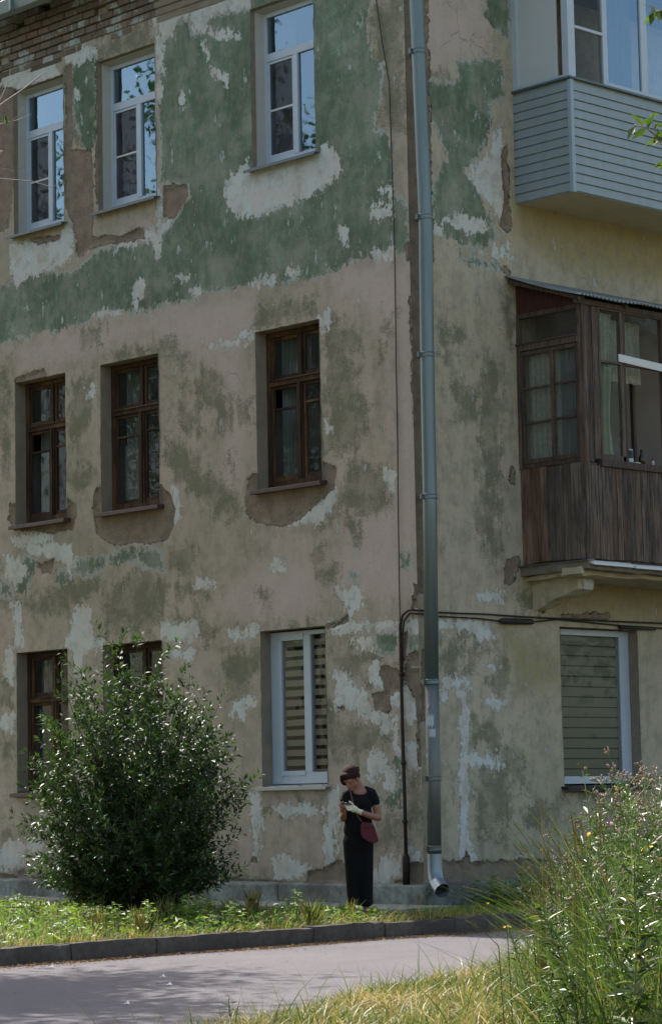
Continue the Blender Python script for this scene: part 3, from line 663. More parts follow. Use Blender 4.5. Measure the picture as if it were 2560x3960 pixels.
Vg = np.stack([Xg.ravel(), Yg.ravel(), verge_z(Xg, Yg).ravel()], 1)
ii, jj = np.meshgrid(np.arange(69), np.arange(169), indexing='ij'); bb = (ii * 170 + jj).ravel()
tag(np_mesh('verge', Vg, np.stack([bb, bb + 170, bb + 171, bb + 1], 1), M['dry_soil'], smooth=True), kind='structure')
def lawn_z(x, y):
    return -0.015 + 0.022 * hnoise(x * 1.1, y * 1.1) * np.clip((2.05 - x) / 0.4, 0, 1) * np.clip((-y - .9) / .5, 0, 1)
grid_sheet('lawn', np.linspace(-30, 2.2, 200), np.concatenate([np.linspace(-20, -1.0, 120), [-0.5, 0.0]]), lawn_z, M['soil'])
grid_sheet('side_lawn', np.linspace(0.0, 2.2, 30), np.linspace(0.0, 30, 90), lambda x, y: -0.012 + 0 * x, M['soil'])
# concrete apron along the foot of the wall
mb = MB()
for k in range(12):
    x1 = 0.62 - k * 1.9; mb.box(x1 - 1.885, x1, -1.02 - 0.02 * (k % 2), -0.125, -0.1, 0.022 + 0.006 * math.sin(k * 2.1))
tag(mb.build('pavement', M['apron'], bevel=0.01), kind='structure')
# kerb, stone by stone, with open joints
mb = MB(); y = -21.0; k = 0
while y < 24:
    L_ = 0.985; dz = 0.008 * math.sin(k * 2.7); dx = 0.008 * math.sin(k * 4.3)
    mb.box(2.19 + dx, 2.35 + dx, y, y + L_, -0.3, 0.005 + dz); y += 1.0; k += 1
kb = mb.build('kerb', M['kerb'])
bmk = bmesh.new(); bmk.from_mesh(kb.data)
for _ in range(2): bmesh.ops.subdivide_edges(bmk, edges=[e for e in bmk.edges if e.calc_length() > .07], cuts=2, use_grid_fill=True)
from mathutils import noise as mnoise
for v in bmk.verts:
    a_ = mnoise.noise_vector(v.co * 2.2) * .012 + mnoise.noise_vector(v.co * 9) * .007
    chip = max(0, mnoise.noise(v.co * 3.7 + Vector((5, 0, 0))) - .25) * .09 if v.co.z > -.03 and v.co.x > 2.3 else 0
    v.co += a_ + Vector((-chip, 0, -chip))
bmk.to_mesh(kb.data); bmk.free(); at_ = None
tag(kb, kind='structure')

# ================================================================ THE BUILDING
B = tag(empty('apartment_building', (0, 0, 0)), 'old three storey apartment house with peeling green and beige plaster and a corner drainpipe', 'building')

def poly_sd(P, polys):
    out = np.full(len(P), -1.0)
    for fl in polys:
        V = np.array(fl).reshape(-1, 2)
        lo = V.min(0) - .45; hi = V.max(0) + .45
        idx = np.where((P[:, 0] > lo[0]) & (P[:, 0] < hi[0]) & (P[:, 1] > lo[1]) & (P[:, 1] < hi[1]))[0]
        if not len(idx): continue
        Q = P[idx]; d2 = np.full(len(idx), 9.0); ins = np.zeros(len(idx), bool)
        for a, b in zip(V, np.roll(V, -1, 0)):
            e = b - a; w = Q - a; t = np.clip((w @ e) / max(e @ e, 1e-9), 0, 1)
            d = w - t[:, None] * e; d2 = np.minimum(d2, (d * d).sum(1))
            c = ((a[1] <= Q[:, 1]) & (b[1] > Q[:, 1])) | ((b[1] <= Q[:, 1]) & (a[1] > Q[:, 1]))
            if abs(e[1]) > 1e-9: ins ^= c & (Q[:, 0] < a[0] + (Q[:, 1] - a[1]) / e[1] * e[0])
        s = np.sqrt(d2) * np.where(ins, 1, -1)
        out[idx] = np.maximum(out[idx], s)
    return np.clip(out, -1, .5)

OPEN_L = [(u0, u1, z0, z1) for (u0, u1) in ((-7.68, -6.55), (-5.80, -4.60), (-2.72, -1.56)) for (z0, z1) in ((9.17, 11.26), (5.09, 7.09), (1.41, 3.33))]
OPEN_R = [(2.50, 4.00, 1.345, 3.305)]

def lines(lo, hi, f0, f1, fine, coarse, extra):
    a = list(np.arange(f0, f1, fine)) + list(np.arange(lo, f0, coarse)) + list(np.arange(f1, hi, coarse)) + [hi]
    a = [v for v in a if all(abs(v - e) > fine * .45 for e in extra)] + list(extra)
    return np.array(sorted(set(a)))

def facade(name, side, ur, zr, fu, fz, openings, mat, key, depth):
    us = lines(*ur, *fu, .025, .8, sorted({v for o in openings for v in o[:2]}))
    zs = lines(*zr, *fz, .025, .5, sorted({v for o in openings for v in o[2:]}))
    U, Z = np.meshgrid(us, zs, indexing='ij'); P = np.stack([U.ravel(), Z.ravel()], 1)
    A = {'sd_' + l: poly_sd(P, POLY.get(key + l, [])) for l in 'gwbdpy'}
    nb = hnoise(P[:, 0] * 6, P[:, 1] * 6) * .02
    rec = np.clip((A['sd_b'] + nb) / .03, 0, 1) * .022
    und = .006 * hnoise(P[:, 0] * .9, P[:, 1] * .9) + .003 * hnoise(P[:, 0] * 3.3, P[:, 1] * 2.7)
    und *= np.clip(np.abs(P[:, 0]) / .3, 0, 1)
    off = rec + und
    if side == 'L': V = np.stack([P[:, 0], off, P[:, 1]], 1)
    else: V = np.stack([-off, P[:, 0], P[:, 1]], 1)
    nu, nz = U.shape
    i, j = np.meshgrid(np.arange(nu - 1), np.arange(nz - 1), indexing='ij'); i = i.ravel(); j = j.ravel()
    cu = (us[i] + us[i + 1]) / 2; cz = (zs[j] + zs[j + 1]) / 2
    keep = np.ones(len(i), bool)
    for o in openings: keep &= ~((cu > o[0]) & (cu < o[1]) & (cz > o[2]) & (cz < o[3]))
    b = (i * nz + j)[keep]; F = np.stack([b, b + nz, b + nz + 1, b + 1], 1)
    # reveals
    RV = []; RF = []
    for (a0, a1, z0, z1) in openings:
        n = 14
        def strip(pa, pb, nrm):
            base = len(RV)
            for k in range(n + 1):
                t = k / n; q = [pa[0] * (1 - t) + pb[0] * t, pa[1] * (1 - t) + pb[1] * t]
                jt = .010 * math.sin(k * 3.7 + a0 * 5 + z0) * (0 < k < n)
                for m, d_ in enumerate((-.004, .03, depth)):
                    qq = (q[0] + nrm[0] * jt * (m < 2), q[1] + nrm[1] * jt * (m < 2))
                    RV.append((qq[0], d_, qq[1]) if side == 'L' else (-d_, qq[0], qq[1]))
            for k in range(n):
                for m in range(2): RF.append([base + 3 * k + m, base + 3 * k + m + 1, base + 3 * k + m + 4, base + 3 * k + m + 3])
        strip((a0, z0), (a0, z1), (-1, 0)); strip((a1, z0), (a1, z1), (1, 0)); strip((a0, z1), (a1, z1), (0, 1)); strip((a0, z0), (a1, z0), (0, -1))
    nv = len(V); V2 = np.concatenate([V, np.array(RV)]); F2 = np.concatenate([F, np.array(RF) + nv])
    for k in A: A[k] = np.concatenate([A[k], np.full(len(RV), -1.0)])
    mi = np.concatenate([np.zeros(len(F)), np.ones(len(RF))])
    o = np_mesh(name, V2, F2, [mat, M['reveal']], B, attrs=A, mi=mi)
    return o

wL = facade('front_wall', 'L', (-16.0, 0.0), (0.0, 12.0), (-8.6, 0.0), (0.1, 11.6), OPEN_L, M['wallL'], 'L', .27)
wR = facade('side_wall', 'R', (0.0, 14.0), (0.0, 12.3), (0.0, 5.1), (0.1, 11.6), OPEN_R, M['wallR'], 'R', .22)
# the far walls, roof slab, eaves, hipped roof
mb = MB(); mb.box(-16, -15.7, .4, 14, 0, 12.3); mb.box(-15.7, -.4, 13.7, 14, 0, 12.3); mb.build('rear_wall', M['reveal'], B)
mb = MB(); mb.box(-16.4, .42, -.42, 14.4, 12.36, 12.46); mb.build('eaves_board', M['frame_grey'], B)
mb = MB()
mb.add([(-16.5, -.52, 12.47), (.52, -.52, 12.47), (.52, 14.5, 12.47), (-16.5, 14.5, 12.47), (-11, 6.8, 14.3), (-5, 6.8, 14.3)],
       [(0, 1, 5, 4), (1, 2, 5), (2, 3, 4, 5), (3, 0, 4), (3, 2, 1, 0)])
mb.build('roof', M['eave'], B)
mb = MB(); mb.hexa([(-16.5, -.60, 12.13), (.6, -.60, 12.13), (.6, -.50, 12.10), (-16.5, -.50, 12.10), (-16.5, -.64, 12.30), (.6, -.64, 12.30), (.6, -.50, 12.36), (-16.5, -.50, 12.36)])
for k in range(24): mb.box(-16 + .7 * k, -15.96 + .7 * k, -.665, -.59, 12.11, 12.32)
mb.build('gutter', M['eave'], B, bevel=.008)

# corbelled brick cornice
mb = MB()
for k in range(9):
    z0 = 11.50 + .098 * k; pr = .006 + .021 * k; x = -9.5 - (.13 if k % 2 else 0)
    while x < 0.02:
        w_ = .25; x1 = min(x + w_ - .012, .03 + pr)
        if x < -4.55:
            if random.random() > .02:
                dp = random.uniform(-.008, .006); mb.box(x, x1, -pr - dp, .25, z0 + .004, z0 + .088)
        x += w_
mb.build('brick_cornice', M['brick'], B, bevel=.007)
mb = MB()
for k in range(9):
    z0 = 11.50 + .098 * k; pr = .006 + .021 * k; mb.box(-4.55, .02 + pr, -pr - .004, .25, z0, z0 + .094); mb.box(-pr*0 - .2, pr + .004, .0, 14, z0, z0 + .094)
mb.build('plaster_cornice', M['reveal'], B, bevel=.012)
mb = MB(); mb.box(-16, -4.4, .004, .3, 11.45, 12.4); mb.build('mortar_backing', simple('mortar', (.10, .085, .068), .95, 0, .4, 12), B)

# plinth
def rough_box(name, x0, x1, y0, y1, z0, z1, n, amp, mat, parent, seed=0, shape=None):
    bm = bmesh.new(); bmesh.ops.create_cube(bm, size=1)
    bmesh.ops.subdivide_edges(bm, edges=bm.edges[:], cuts=n, use_grid_fill=True)
    sx, sy, sz = x1 - x0, y1 - y0, z1 - z0
    for v in bm.verts:
        p = Vector(((v.co.x + .5) * sx + x0, (v.co.y + .5) * sy + y0, (v.co.z + .5) * sz + z0))
        if shape: p = shape(p)
        q = p * 3.1 + Vector((seed, 0, 0))
        from mathutils import noise as mn
        p += mn.noise_vector(q) * amp + mn.noise_vector(q * 4) * amp * .4
        v.co = p
    me = bpy.data.meshes.new(name); bm.to_mesh(me); bm.free()
    return link_mesh(name, me, mat, parent)
x = .1; k = 0; mbp = MB()
while x > -16:
    w_ = 1.15 + .5 * ((k * 37) % 7) / 7
    mbp.hexa([(x - w_, -.125, -.1), (x, -.125, -.1), (x, .1, -.1), (x - w_, .1, -.1), (x - w_, -.115 - .004 * (k % 3), .235), (x, -.115 - .004 * (k % 3), .235), (x, .1, .27), (x - w_, .1, .27)])
    x -= w_ + .004; k += 1
mbp.hexa([(-.0, .1, -.1), (.14, -.125, -.1), (.14, 14, -.1), (-.0, 14, -.1), (0, .1, .26), (.125, -.115, .215), (.125, 14, .215), (0, 14, .26)])
mbp.hexa([(.1, -.125, -.1), (.14, -.125, -.1), (.14, .2, -.1), (.1, .2, -.1), (.1, -.119, .228), (.128, -.119, .222), (.128, .2, .222), (.1, .2, .24)])
mbp.build('plinth', M['plinth'], B, bevel=.015)

# ---------------------------------------------------------------- windows
def win_parent(side, a0, z0):
    return ((a0, 0, z0), 0.0) if side == 'L' else ((0, a0, z0), math.pi / 2)
def window(side, op, mat, mbf, label=None):
    loc, rz = win_parent(side, op[0], op[2])
    o = mbf.build('window', mat, B, bevel=.004); o.location = loc; o.rotation_euler = (0, 0, rz)
    if label: o['label'] = label
    return o
def wavy(name, x0, x1, y, z0, z1, mat, parent, amp=.018, waves=7, ph=0.0, taper=0.0):
    n = 60; V = []; F = []
    for j in range(9):
        t = j / 8; z = z0 + (z1 - z0) * t
        for i in range(n + 1):
            s_ = i / n; xx = x0 + (x1 - x0) * s_ * (1 - taper * (1 - t) * math.sin(math.pi * (1 - t)))
            V.append((xx, y + amp * math.sin(s_ * waves * 6.28 + ph + .6 * math.sin(t * 3)) + amp * .4 * math.sin(s_ * waves * 14 + 1), z))
    for j in range(8):
        for i in range(n): a = j * (n + 1) + i; F.append((a, a + 1, a + n + 2, a + n + 1))
    return np_mesh(name, V, F, mat, parent, smooth=True)
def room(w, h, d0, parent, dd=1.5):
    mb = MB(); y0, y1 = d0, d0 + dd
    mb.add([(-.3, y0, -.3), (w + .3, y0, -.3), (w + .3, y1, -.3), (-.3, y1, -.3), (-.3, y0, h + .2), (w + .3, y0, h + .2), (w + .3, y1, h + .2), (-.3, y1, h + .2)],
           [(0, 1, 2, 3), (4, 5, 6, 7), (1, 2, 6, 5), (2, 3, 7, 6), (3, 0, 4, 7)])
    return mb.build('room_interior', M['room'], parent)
def pane(mat, rects, y, parent, label=None):
    for (x0, x1, z0, z1) in rects:
        o = np_mesh('pane', [(x0, y, z0), (x1, y, z0), (x1, y, z1), (x0, y, z1)], np.array([[0, 1, 2, 3]]), mat, parent)
        tl = random.uniform(-.004, .004)
        for v in o.data.vertices: v.co.y += tl * (v.co.x - x0)
def sill(x0, x1, ydrop, zt, out, mat, parent, thick=.02):
    mb = MB(); mb.hexa([(x0, -out, zt - thick - ydrop), (x1, -out, zt - thick - ydrop), (x1, .24, zt - thick), (x0, .24, zt - thick),
                        (x0, -out, zt - ydrop), (x1, -out, zt - ydrop), (x1, .24, zt), (x0, .24, zt)])
    mb.box(x0, x1, -out - .004, -out + .002, zt - ydrop - thick - .022, zt - ydrop)
    return mb.build('sill', mat, parent, bevel=.004)

screen_m = glass_mat('insect screen mesh', refl=0.6, dirty=0.75)
for n_ in screen_m.node_tree.nodes:
    if n_.type == 'BSDF_TRANSPARENT': n_.inputs['Color'].default_value = (.45, .46, .5, 1)
    if n_.type == 'BSDF_DIFFUSE': n_.inputs['Color'].default_value = (.12, .13, .145, 1)
def pvc_window(op, open_sash, idx):
    w = op[1] - op[0]; h = op[3] - op[2]; mb = MB(); d = .18; fw = .10
    zt0, zt1 = h - .68, h - .575; m0, m1 = w * .505, w * .575
    mb.box(0, fw, d, d + .07, 0.03, h); mb.box(w - fw, w, d, d + .07, 0.03, h); mb.box(fw, w - fw, d, d + .07, h - fw, h); mb.box(fw, w - fw, d, d + .07, 0.03, .03 + fw)
    mb.box(fw, w - fw, d, d + .07, zt0, zt1); mb.box(m0, m1, d - .004, d + .07, .03 + fw, zt0)
    mb.box(fw, fw + .035, d + .012, d + .06, .03 + fw, zt0); mb.box(m0 - .035, m0, d + .012, d + .06, .03 + fw, zt0); mb.box(fw + .035, m0 - .035, d + .012, d + .06, zt0 - .035, zt0); mb.box(fw + .035, m0 - .035, d + .012, d + .06, .03 + fw, .165 + .03)
    mbw = mb; mb = MB()   # sloping plastic lining of the reveal
    mb.hexa([(.002, .07, 0.03), (.022, .07, 0.03), (.06, d, 0.03), (.002, d, 0.03), (.002, .07, h - .003), (.022, .07, h - .003), (.06, d, h - .003), (.002, d, h - .003)])
    mb.hexa([(.022, .07, h - .022), (w - .022, .07, h - .022), (w - .05, d, h - .05), (.05, d, h - .05), (.022, .07, h - .002), (w - .022, .07, h - .002), (w - .05, d, h - .002), (.05, d, h - .002)])
    mb.box(w - .022, w - .002, .07, d, 0.03, h - .003)
    o = window('L', op, M['pvc'], mbw, 'white plastic window reflecting the sky')
    mb.build('reveal_lining', M['lining'], o)
    pane(M['glass'], [(fw, w - fw, zt1, h - fw), (m1, w - fw, .03 + fw, zt0)], d + .03, o)
    s = MB(); s.box(fw + .035, m0 - .035, d + .022, d + .034, .76, .785); s.build('screen_bar', M['pvc_old'], o)
    np_mesh('insect_screen', [(fw + .03, d + .03, .15), (m0 - .03, d + .03, .15), (m0 - .03, d + .03, zt0 - .03), (fw + .03, d + .03, zt0 - .03)], np.array([[0, 1, 2, 3]]), screen_m, o)
    if open_sash:
        s = MB(); x0 = fw + .08; y0 = d + .10
        def bar(a, b, t=.05):
            a = Vector(a); b = Vector(b); s.tube([a, b], t / 2, 4)
        bar((x0, y0 + .02, .16), (x0 + .08, y0 + .34, zt0 - .08)); bar((m0 + .0, y0 + .02, .16), (m0 + .08, y0 + .34, zt0 - .08)); bar((x0 + .08, y0 + .34, zt0 - .08), (m0 + .08, y0 + .34, zt0 - .08))
        s.build('tilted_sash', M['pvc_old'], o)
    wavy('curtain', .08, w * (.2 + .08 * idx), d + .22, .1, h - .1, M['curtain'], o, .015, 4)
    wavy('curtain', w * .62, w - .04, d + .22, .1, h - .1, M['curtain'], o, .015, 6, 1)
    sill(-.07, w + .07, .035, .03, .10, M['sill_metal'], o, .02)
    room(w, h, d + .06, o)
for idx, k in enumerate((0, 3, 6)): pvc_window(OPEN_L[k], idx < 2, idx)

def wood_window(op, variant):
    w = op[1] - op[0]; h = op[3] - op[2]; d = .18; mb = MB(); f = .065; q = lambda: random.random()
    zt0, zt1 = h - .69, h - .61; m0, m1 = w * .48, w * .555
    mb.box(0, f, d, d + .09, .03, h - .01, q()); mb.box(w - f, w, d, d + .09, .03, h - .01, q()); mb.box(f, w - f, d, d + .09, h - .07, h - .01, q()); mb.box(f, w - f, d, d + .09, .03, .11, q())
    mb.box(f, w - f, d - .012, d + .09, zt0, zt1, q()); mb.hexa([(f, d - .035, zt1 - .02), (w - f, d - .035, zt1 - .02), (w - f, d, zt1 - .02), (f, d, zt1 - .02), (f, d - .03, zt1 - .006), (w - f, d - .03, zt1 - .006), (w - f, d, zt1 + .008), (f, d, zt1 + .008)], q())
    mb.box(m0, m1, d + .002, d + .09, .11, zt0, q()); mb.box(m0 + .02, m1 - .005, d + .002, d + .09, zt1, h - .07, q()); mb.box(m0 + .022, m1 - .022, d - .018, d + .01, .11, zt0, q())
    s = .042
    cells = []
    for (x0, x1, z0, z1, y_) in ((f, m0, .11, zt0, d + .022), (m1, w - f, .11, zt0, d + .022), (f, m0 + .02, zt1, h - .07, d + .03), (m1 - .005, w - f, zt1, h - .07, d + .03)):
        mb.box(x0, x0 + s, y_, y_ + .04, z0, z1, q()); mb.box(x1 - s, x1, y_, y_ + .04, z0, z1, q()); mb.box(x0 + s, x1 - s, y_, y_ + .04, z1 - s, z1, q()); mb.box(x0 + s, x1 - s, y_, y_ + .04, z0, z0 + s * 1.3, q())
        if z0 < .2:
            zb = zt0 - .31 if x0 < .3 else zt0 - .27
            mb.box(x0 + s, x1 - s, y_, y_ + .04, zb, zb + .032, q())
            cells.append([(x0 + s, x1 - s, zb + .03, z1 - s), y_]); cells.append([(x0 + s, x1 - s, z0 + s, zb), y_])
        else: cells.append([(x0 + s, x1 - s, z0 + s, z1 - s), y_])
    lab = ['old brown window with its paint flaking to orange', 'old brown window with a pale sheet behind a lower pane', 'old brown window with one small vent pane open'][variant % 3]
    o = window('L', op, M['frame_wood'], mb, lab)
    for ci, (r_, y_) in enumerate(cells):
        if variant in (0, 2) and ci == 0: continue
        pane(M['glass_old'], [r_], y_ + .02, o)
    wavy('curtain', .08, w * .30, d + .2, .1, h - .08, M['curtain'], o, .02, 4, variant)
    wavy('curtain', w * .66, w - .05, d + .2, .1, h - .08, M['curtain'], o, .02, 4, variant * 2)
    if variant == 1:
        np_mesh('cloth', [(.12, d + .13, .12), (.46, d + .15, .1), (.50, d + .14, .45), (.40, d + .13, .85), (.22, d + .12, .95), (.14, d + .12, .9)], [(0, 1, 2, 3, 4, 5)], M['curtain'], o)
    mb2 = MB(); mb2.hexa([(-.05, -.10, -.06), (w + .06, -.10, -.06), (w + .06, .19, -.03), (-.05, .19, -.03), (-.05, -.10, -.005), (w + .06, -.10, -.005), (w + .06, .19, .028), (-.05, .19, .028)])
    mb2.build('sill', M['sill_brown'], o, bevel=.008)
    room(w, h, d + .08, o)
for i, k in enumerate((1, 4, 7)): wood_window(OPEN_L[k], i)
for i, k in enumerate((2, 5)): wood_window(OPEN_L[k], i * 3 + 4)

blind_m = simple('beige roller blind', (0.36, 0.315, 0.235), .85, 0, .1, 5)
blind_g = simple('greyish roller blind', (0.23, 0.225, 0.165), .85, 0, .12, 5)
gauze = simple('sheer blind band', (0.085, 0.08, 0.06), .9, 0, .2, 5)
def zebra(x0, x1, z0, z1, y, pitch, gap, parent, mat, gmat=None, ph=0.0):
    mb = MB(); z = z1 - ph; m2 = MB()
    while z > z0:
        zb = max(z - pitch + gap, z0); sk = .004 * math.sin(z * 9)
        mb.hexa([(x0, y, zb), (x1, y, zb + sk), (x1, y + .003, zb + sk), (x0, y + .003, zb), (x0, y, z), (x1, y, z + sk), (x1, y + .003, z + sk), (x0, y + .003, z)])
        z -= pitch
    o = mb.build('zebra_blind', mat, parent)
    if gmat: np_mesh('blind_sheer', [(x0, y + .02, z0), (x1, y + .02, z0), (x1, y + .02, z1), (x0, y + .02, z1)], np.array([[0, 1, 2, 3]]), gmat, parent)
op = OPEN_L[8]; w = op[1] - op[0]; h = op[3] - op[2]; d = .17
mb = MB(); mb.box(0, .155, d, d + .07, .03, h - .02); mb.box(w - .06, w, d, d + .07, .03, h - .02); mb.box(.155, w - .06, d, d + .07, h - .075, h - .02); mb.box(.155, w - .06, d, d + .07, .03, .17)
mb.box(w * .515, w * .62, d - .006, d + .07, .17, h - .075); mb.box(.158, .205, d - .012, d + .06, .12, h - .05); mb.box(.205, w * .515, d - .012, d + .06, h - .13, h - .055); mb.box(.205, w * .515, d - .012, d + .06, .13, .19)
mb.box(.02, .035, d - .006, d, .05, h - .05)
o = window('L', op, M['pvc'], mb, 'white plastic window with striped beige blinds')
pane(M['glass_dark'], [(.2, w * .52, .18, h - .1), (w * .62, w - .06, .17, h - .075)], d + .02, o)
zebra(.2, w * .52, .2, h - .13, d + .05, .122, .047, o, blind_m); zebra(w * .62, w - .04, .18, h - .1, d + .055, .122, .047, o, blind_m, None, .03)
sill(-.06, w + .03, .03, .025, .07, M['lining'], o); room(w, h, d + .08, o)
op = OPEN_R[0]; w = op[1] - op[0]; h = op[3] - op[2]; d = .145
mb = MB(); mb.box(0, .12, d, d + .07, .03, h - .01); mb.box(w - .19, w - .005, d, d + .07, .03, h - .01); mb.box(.12, w - .19, d, d + .07, h - .085, h - .01); mb.box(.12, w - .19, d, d + .07, .03, .125)
o = window('R', op, M['pvc'], mb, 'wide white plastic window with a drawn grey green blind')
pane(M['glass_dark'], [(.1, w - .18, .1, h - .07)], d + .02, o)
zebra(.13, w - .20, .13, h - .09, d + .06, .128, .018, o, blind_g, gauze)
sill(-.06, w + .07, .03, .02, .12, M['black'], o, .03); room(w, h, d + .09, o)

# ---------------------------------------------------------------- drainpipe, cables
dp = MB().tube([(.19, .009, 12.2), (.19, .015, 10.68), (.19, .085, 8.06), (.19, .056, 6.41), (.19, .045, 4.73), (.19, .005, 2.57)], .083, 24).build('drainpipe', M['galv'], B, True)
MB().tube([(.19, .005, 2.575), (.19, -.003, 1.495), (.19, -.016, .56)], .081, 24).build('pipe_lower_length', M['galv_old'], dp, True)
el = [(.19, -.016, .60), (.19, -.016, .42), (.20, -.02, .345), (.24, -.04, .275), (.30, -.065, .23), (.375, -.095, .185)]
MB().tube(el[:4], [.085, .086, .088, .088], 24, False).build('pipe_elbow', M['galv_new'], dp, True)
MB().tube(el[3:], [.086, .089, .089], 24, False).build('pipe_spout', M['galv_new'], dp, True)
MB().tube([(.24, -.04, .275), (.33, -.077, .212)], [.07, .082], 20).build('spout_shade_plug', M['black'], dp)  # black plug stands in for the shade inside the open spout
for zc in (10.06, 8.06, 6.41, 4.73, 2.57, 1.46, .66):
    yc = float(np.interp(zc, [.56, 1.495, 2.57, 4.73, 6.41, 8.06, 10.68], [-.016, -.003, .005, .045, .056, .085, .015]))
    m_ = MB()
    for dz in (-.022, .022): m_.tube([(.19, yc, zc + dz - .009), (.19, yc, zc + dz), (.19, yc, zc + dz + .009)], [.086, .091, .086], 24)
    m_.tube([(.19, yc, zc - .022), (.19, yc, zc + .022)], .0865, 24); m_.box(0, .12, yc - .012 + .05, yc + .012 + .05, zc - .015, zc + .015)
    m_.box(.14, .17, yc - .118, yc - .08, zc - .03, zc + .03)
    m_.build('pipe_clamp', M['galv'] if zc > 2 else M['galv_old'], dp)
# paper remnants glued round the pipe
for (zc, hh, a0, a1) in ((2.12, .13, -2.1, -.9), (1.98, .09, -1.6, -.7), (1.72, .05, -2.3, -1.9), (2.30, .05, -1.9, -1.5)):
    V = []; n = 8
    for k in range(n + 1):
        a = a0 + (a1 - a0) * k / n
        for zz in (zc - hh * (.5 + .2 * math.sin(k * 2.3)), zc + hh * (.5 + .15 * math.cos(k * 3.1))): V.append((.19 + .0835 * math.cos(a + .3), 0 + .0835 * math.sin(a + .3), zz))
    np_mesh('paper_remnant', V, [(2 * k, 2 * k + 2, 2 * k + 3, 2 * k + 1) for k in range(n)], simple('glued paper', (.42, .47, .47), .8, 0, .3, 50), dp)
MB().tube([(-.46, -.02, 11.6), (-.442, -.02, 10.82), (-.35, -.022, 10.25), (-.255, -.02, 9.76), (-.244, -.022, 9.12), (-.228, -.02, 7.9), (-.231, -.02, 7.3), (-.243, -.022, 6.37), (-.25, -.02, 5.4), (-.266, -.02, 4.53), (-.27, -.022, 3.9), (-.276, -.02, 3.38), (-.29, -.022, 2.6)], .007, 6).build('thin_cable', M['black'], B)
m_ = MB(); m_.tube([(.02, -.03, 3.41), (-.12, -.035, 3.42), (-.21, -.04, 3.37), (-.255, -.04, 3.25), (-.256, -.04, 2.0), (-.243, -.042, 1.2), (-.243, -.04, .32)], [.012, .012, .014, .018, .021, .021, .022], 10)
m_.tube([(.0, -.03, 3.37), (-.1, -.032, 3.385), (-.19, -.04, 3.30), (-.225, -.04, 3.1), (-.235, -.04, 2.7)], .010, 8)
for zc in (2.68, 1.65, .97): m_.tube([(-.25, -.04, zc - .02), (-.25, -.04, zc + .02)], .032, 10)
rp = m_.build('cable_conduit', M['rust'], B, True)
MB().tube([(-.243, -.045, .25), (-.243, -.045, .56), (-.243, -.045, .60)], [.044, .042, .028], 12).build('conduit_foot', M['rust'], rp, True)
m_ = MB()
m_.tube([(.0, -.03, 3.41), (.036, .0, 3.41), (.03, .31, 3.398), (.03, .7, 3.40), (.03, 1.12, 3.406), (.03, 1.8, 3.398), (.03, 2.43, 3.40), (.03, 3.38, 3.40), (.03, 4.47, 3.408), (.03, 7, 3.41)], .011, 6)
m_.tube([(.0, -.03, 3.37), (.036, .0, 3.37), (.03, .31, 3.351), (.03, 1.0, 3.35), (.03, 1.39, 3.332), (.03, 1.94, 3.337), (.03, 2.43, 3.389), (.03, 3.0, 3.372), (.03, 3.7, 3.35), (.03, 4.47, 3.345), (.03, 7, 3.36)], .010, 6)
cb = m_.build('wall_cables', M['black'], B)
MB().tube([(.05, 1.36, 3.332), (.05, 1.40, 3.332), (.05, 1.93, 3.34), (.05, 1.97, 3.34)], [.02, .036, .036, .02], 10).build('cable_splice', M['black'], cb, True)
MB().tube([(.05, 3.6, 3.33), (.05, 4.3, 3.33)], .022, 10).build('cable_splice', M['black'], cb, True)

# ---------------------------------------------------------------- upper balcony, vinyl siding
BY0, BX, BZ0, BZ1, BY1 = 1.92, .925, 8.52, 9.92, 6.4
up = rough_box('upper_balcony', 0.0, BX - .03, BY0 + .03, BY1, BZ0 + .012, BZ0 + .12, 14, .004, M['soffit'], B, 3)
up['label'] = 'glazed balcony clad in grey siding over a damp stained slab'
m_ = MB(); n = 12; hc = (BZ1 - .03 - BZ0) / n
for k in range(n):
    z0 = BZ0 + k * hc; z1 = z0 + hc; o_ = .016; i_ = .002
    # side strip (faces -Y) and front strip (faces +X): each course leans out at its foot
    zs2 = z0 + hc * .10
    for (za, zb, oo, oi) in ((zs2, z1 - .004, o_, i_ + .004),):
        m_.hexa([(0, BY0 - oo, za), (BX - .03, BY0 - oo, za), (BX - .03, BY0 + .02, za), (0, BY0 + .02, za), (0, BY0 - oi, zb), (BX - .03, BY0 - oi, zb), (BX - .03, BY0 + .02, zb), (0, BY0 + .02, zb)], .5)
        m_.hexa([(BX - .02, BY0 + .03, za), (BX + oo, BY0 + .03, za), (BX + oo, BY1, za), (BX - .02, BY1, za), (BX - .02, BY0 + .03, zb), (BX + oi, BY0 + .03, zb), (BX + oi, BY1, zb), (BX - .02, BY1, zb)], .5)
m_.box(.02, BX - .03, BY0 + .005, BY0 + .02, BZ0, BZ1, .5); m_.box(BX - .02, BX - .008, BY0 + .02, BY1, BZ0, BZ1, .5)
m_.build('siding', M['siding'], up)
m_ = MB(); m_.box(BX - .035, BX + .024, BY0 - .024, BY0 + .035, BZ0 - .012, BZ1 - .005); m_.build('corner_trim', M['siding_trim'], up, bevel=.004)
m_ = MB(); m_.box(0, BX + .04, BY0 - .045, BY0 + .06, BZ1, BZ1 + .028); m_.box(BX - .06, BX + .045, BY0 + .06, BY1, BZ1, BZ1 + .028); m_.build('rail_cap', M['sill_metal'], up, bevel=.004)
zt = 11.35; zb = BZ1 + .03
m_ = MB(); m_.box(.0, .085, BY0 - .01, BY0 + .04, zb, zt); m_.box(BX - .10, BX + .005, BY0 - .02, BY0 + .11, zb, zt); m_.box(.085, BX - .10, BY0, BY0 + .045, zb, zb + .045)
m_.box(BX - .06, BX - .01, 2.58, 2.67, zb, zt); m_.box(BX - .06, BX - .01, 2.67, 3.33, zb, zb + .06); m_.box(BX - .06, BX - .01, 3.33, 3.45, zb, zt)
